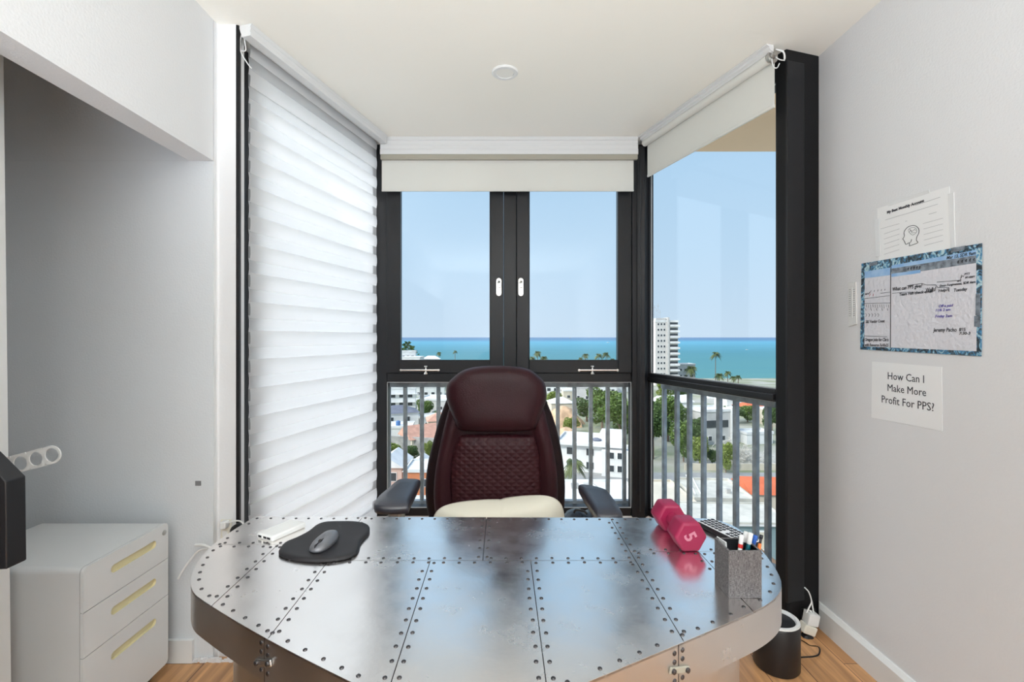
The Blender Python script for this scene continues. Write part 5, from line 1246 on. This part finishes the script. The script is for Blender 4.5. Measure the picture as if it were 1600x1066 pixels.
# vegetation
def crown(nleaf, blobs, size, seed):
    rn = random.Random(seed); b = MB()
    tot = sum(q[3]**2 for q in blobs)
    for (x, y, z, r_) in blobs:
        for _ in range(int(nleaf*r_*r_/tot)):
            a = rn.uniform(0, 2*PI); c = rn.uniform(-1, 1); s = math.sqrt(1-c*c); k = r_*rn.uniform(0.72, 1.05)
            p = Vector((x+k*s*math.cos(a), y+k*s*math.sin(a), z+k*c*0.85))
            d1_ = Vector((rn.gauss(0, 1), rn.gauss(0, 1), rn.gauss(0, .6))).normalized(); d2_ = d1_.cross(Vector((rn.gauss(0, 1), rn.gauss(0, 1), rn.gauss(0, 1)))).normalized()
            l_ = size*rn.uniform(.6, 1.3)
            b.add([p-d1_*l_, p+d2_*l_*.45, p+d1_*l_, p-d2_*l_*.45], [(0, 1, 2, 3)])
    return b
def tree_proto(name, label, cat, m_, seed, n=5200):
    rn = random.Random(seed); blobs = [(0, 0, .62, .30)]
    for k in range(9):
        a = 2*PI*k/9+rn.uniform(-.3, .3); r_ = rn.uniform(.18, .30); blobs.append((r_*math.cos(a), r_*math.sin(a), rn.uniform(.30, .80), rn.uniform(.15, .22)))
    o = thing(name, label, cat)
    obj('crown', crown(n, blobs, 0.036, seed), M[m_], o)
    obj('trunk', MB().tube([(0, 0, 0), (0.01, 0, .25), (0, .01, .5), (.05, 0, .66)], [.035, .026, .02, .01], 8).tube([(0, 0, .3), (-.12, .05, .55)], [.018, .008], 6).tube([(0, 0, .33), (.1, -.1, .58)], [.018, .008], 6), M['trunk'], o)
    return o
protos = {}
def tree(label, kind, px_, Y, hgt, wid, rz=0.0, group=None):
    z = GZ
    if kind not in protos:
        protos[kind] = tree_proto('tree', label, 'tree', kind, len(protos)+3); o = protos[kind]
        if group: o['group'] = group
        o.location = (gx(px_, Y), Y, z); o.rotation_euler = (0, 0, rz); o.scale = (wid, wid, hgt)
    else: o = dup(protos[kind], (gx(px_, Y), Y, z), rz, label, group, (wid, wid, hgt))
    return o
tree('large green tree crown nearest the corner post behind the modern house', 'leaf', 968, 138, 14.6, 13, 0.2)
tree('broad green tree crown behind the roof of the modern house', 'leaf', 941, 156, 15, 13.5, 1.4)
tree('dark green tree left of the crowns behind the modern house', 'leafdark', 917, 172, 9.0, 11, 2.2)
tree('dense dark green tree at the corner in the left of the right window', 'leafdark', 1020, 119, 15.0, 10, 0.7)
tree('tall green tree left of the gabled house in the right window', 'leaf', 1044, 139, 14.6, 11.5, 3.1)
tree('green tree before the pale grey house in the right window', 'leaf', 1068, 116, 11.0, 6.5, 4.0)
tree('yellow-green bushy tree below the pale grey house', 'leaflight', 1093, 111, 8.0, 4.4, 1.0)
tree('dark green tree at the pale grey house corner', 'leafdark', 1087, 128, 9.6, 6, 5.0)
tree('small dark bush by the bare branches', 'leafdark', 1113, 113, 4.2, 3.4, 2.6)
tree('thin young tree on the street beside the bare branches', 'leaflight', 1134, 107, 7.2, 4, 0.4)
tree('rounded green tree left of the chair among the white roofs', 'leaf', 663, 171, 8.6, 7.4, 2.0)
tree('small green bush right of the rounded tree left of the chair', 'leaf', 682, 166, 5.0, 3.4, 0.9)
tree('yellow-green tree between the far white roofs left of the chair', 'leaflight', 640, 215, 9, 8, 3.3)
tree('low hedge-like green tree at the top of the left lower pane', 'leafdark', 676, 282, 7.5, 17, 1.2)
tree('small green bush by the terracotta wall', 'leaflight', 670, 117, 5.0, 3.4, 2.9)
tree('green shrub behind the white ridged metal roof', 'leafdark', 640, 115, 4.6, 6, 4.4)
tree('bright shrub on the lawn by the left jamb', 'leaflight', 610, 118, 4.6, 7, 4.1)
tree('yellow-green tree beside the white house right of the chair', 'leaflight', 864, 200, 8.2, 8, 0.1)
tree('dark green tree behind the long white house at the corner post', 'leafdark', 905, 285, 9, 14, 0.6)
tree('olive shrub on the sandy mound', 'leaflight', 892, 150, 5.6, 6, 0.6)
tree('dark tree row before the red roof in the right window', 'leafdark', 1146, 168, 6.4, 9, 1.9)
tree('green bushy tree below the red roof in the right window', 'leaf', 1168, 171, 6.4, 8, 3.8)
tree('dark green tree at the right end of the railing', 'leafdark', 1206, 149, 9.8, 7, 0.3)
tree('olive tree top above the gabled house in the right window', 'leaflight', 1038, 240, 8.6, 10, 5.2)
tree('dark treetop between the gable and the pale grey house', 'leafdark', 1062, 222, 8.0, 8, 2.4)
tree('green treetop under the seaside palms', 'leaf', 1102, 268, 7.2, 10, 2.7)
tree('low green shrub at the foot of the seaside blocks', 'leaf', 636, 300, 12.5, 6, 2.7)

def palm_proto(label, Y):
    o = thing('palm_tree', label, 'palm tree'); rn = random.Random(5); b = MB()
    for k in range(30):
        a = 2*PI*k/30*3.24+rn.uniform(-.2, .2); el_ = rn.uniform(-.6, 1.1); L__ = rn.uniform(.8, 1.0)
        d_ = Vector((math.cos(a), math.sin(a), 0)); q = Vector((-d_.y, d_.x, 0)); pts = []
        for j in range(7):
            t_ = j/6; pts.append(d_*(L__*t_*math.cos(el_)) + Vector((0, 0, L__*(t_*math.sin(el_) - .75*t_*t_))))
        for j in range(6):
            c = pts[j]; e_ = pts[j+1]
            for s in (-1, 1):
                for h_ in (0, .5):
                    m0 = c.lerp(e_, h_); m1 = c.lerp(e_, h_+.50); l_ = .30*math.sin(PI*min(1, .25+(j+h_)/7.5))
                    tip = m1+q*s*l_+Vector((0, 0, -l_*.75))+(e_-c)*.5
                    b.add([m0, m1, tip], [(0, 1, 2)])
    obj('fronds', b, M['palmleaf'], o)
    return o
pp = None
def palm(label, px_, Y, hgt, rad, rz=0.0, group=None, lean=0.0):
    """the trunk's length differs from palm to palm, so each gets its own trunk mesh"""
    global pp
    loc = (gx(px_, Y), Y, GZ)
    o = thing('palm_tree', label, 'palm tree', loc, rz, group)
    if pp is None:
        pp = palm_proto(label, Y); src = pp.children[0]; C.objects.unlink(pp); pp_src = src; palm.src = src; C.objects.unlink(src)
    f_ = palm.src.copy(); C.objects.link(f_); f_.parent = o; f_.location = (lean, 0, hgt-rad*.35); f_.scale = (rad, rad, rad)
    obj('trunk', MB().tube(smoothline([(0, 0, 0), (lean*.3, 0, hgt*.45), (lean, 0, hgt-rad*.35)], 4), [0.28-0.012*i for i in range(9)], 7), M['trunk'], o, smooth=60)
    return o
palm('tall palm standing alone before the sea in the right window', 1118, 305, 21.5, 4.4)
palm('bushy palm at the foot of the tower in the right window', 1080, 300, 13.0, 5.2, 1.0)
palm('low palm under the tall lone palm', 1124, 292, 8.8, 3.8, 2.0)
palm('leftmost of the three small palms right of the lone palm', 1137, 298, 9.6, 3.2, 0.4)
palm('middle of the three small palms right of the lone palm', 1146, 291, 7.0, 2.8, 1.4)
palm('rightmost of the three small palms right of the lone palm', 1153.5, 300, 6.8, 2.6, 2.4)
palm('palm on a thin bare trunk left of the centre mullion', 711, 335, 21.2, 2.2, 0.5)
palm('round palm top above the white hip roof in the left sash', 686, 349, 19.8, 2.6, 1.5)
palm('palm at the left end of the clump in the right sash', 831, 326, 17.6, 3.6, 0.3)
palm('tallest palm of the clump in the right sash', 840, 341, 20.9, 4.0, 1.1)
palm('palm at the right end of the clump in the right sash', 850, 327, 17.8, 3.8, 2.2)
palm('small low palm left of the middle palms in the right sash', 907, 333, 16.6, 2.6, 0.8)
palm('palm with a round top in the middle of the right sash', 915, 330, 19.4, 3.2, 1.9)
palm('left of the two big palms near the right stile of the right sash', 935, 328, 19.6, 3.9, 0.2)
palm('right of the two big palms near the right stile of the right sash', 947, 340, 20.0, 3.9, 2.8)
palm('smallest palm by the right stile of the right sash', 957, 332, 15.8, 2.4, 2.0)
palm('garden palm before the modern white house with yellowing fronds', 897, 97, 6.0, 3.4, 0.6)
# wind-bent pine in the left sash
pn = thing('pine_tree', 'dark feathery pine above the white seaside blocks', 'pine tree', (gx(638, 348), 348, GZ))
rn = random.Random(11); b = MB()
for k in range(420):
    z = rn.uniform(17, 26.5); w_ = (27.5-z)*.55+.4; a = rn.uniform(0, 2*PI); r_ = w_*rn.uniform(.2, 1); p = Vector((r_*math.cos(a)+(z-22)*-.3+1.0*math.sin(z*2), r_*math.sin(a), z))
    d_ = Vector((math.cos(a), math.sin(a), .5)); b.add([p, p+d_*.5+Vector((0, 0, .5)), p+d_*1.5, p+d_*.5-Vector((0, 0, .4))], [(0, 1, 2, 3)])
obj('foliage', b, M['leafdark'], pn); obj('trunk', MB().tube([(1.2, 0, 0), (0.5, 0, 18), (-1.0, 0, 26)], [.4, .25, .08], 7), M['trunk'], pn)
# bare bleached branches heap
b = MB(); rn = random.Random(3)
for k in range(420):
    p = Vector((rn.gauss(0, 4.2), rn.gauss(0, 1.8), 0)); p.z = abs(rn.gauss(0, 1)) * 2.4 * math.exp(-(p.x/6)**2)
    d_ = Vector((rn.gauss(0, 1), rn.gauss(0, .6), rn.gauss(.2, .7))).normalized()*rn.uniform(.7, 2.6); q = p+d_; q.z = max(q.z, .05); p.z = max(p.z, .05)
    b.tube([p, (p+q)/2+Vector((rn.uniform(-.2, .2), 0, rn.uniform(-.2, .2))), q], [.07, .05, .03], 4)
o = obj('branch_heap', b, M['twig']); o.location = (gx(1146, 117), 117, GZ); tag(o, 'tangled heap of bleached bare branches behind the street wall', 'branches', kind='stuff')
# boats
def boat(label, px_, py_, s):
    q = onz(px_, py_, GZ-0.5); o = thing('boat', label, 'boat', tuple(q))
    obj('hull', MB().loft([[(-4*s, -1*s, 1*s), (-4*s, 1*s, 1*s), (-4*s, .6*s, 0), (-4*s, -.6*s, 0)], [(2*s, -1.1*s, 1.1*s), (2*s, 1.1*s, 1.1*s), (2*s, .5*s, 0), (2*s, -.5*s, 0)], [(4.5*s, -.1*s, 1.5*s), (4.5*s, .1*s, 1.5*s), (4*s, .1*s, .2*s), (4*s, -.1*s, .2*s)]]), M['white'], o)
    obj('cabin', MB().box(-2*s, 1*s, -.7*s, .7*s, 1*s, 2.0*s), M['white'], o)
boat('white motor boat on the sea in the right sash', 950, 536, 2.0)
boat('white motor boat on the sea in the right window', 1167, 547, 0.8)
q = onz(891, 529, GZ-.5); o = thing('ship', 'grey ship on the horizon in the right sash', 'ship', tuple(q)); obj('hull', MB().box(-22, 22, -4, 4, 0, 8), M['concrete'], o); obj('bridge', MB().box(-14, -4, -3, 3, 8, 20), M['concrete'], o)
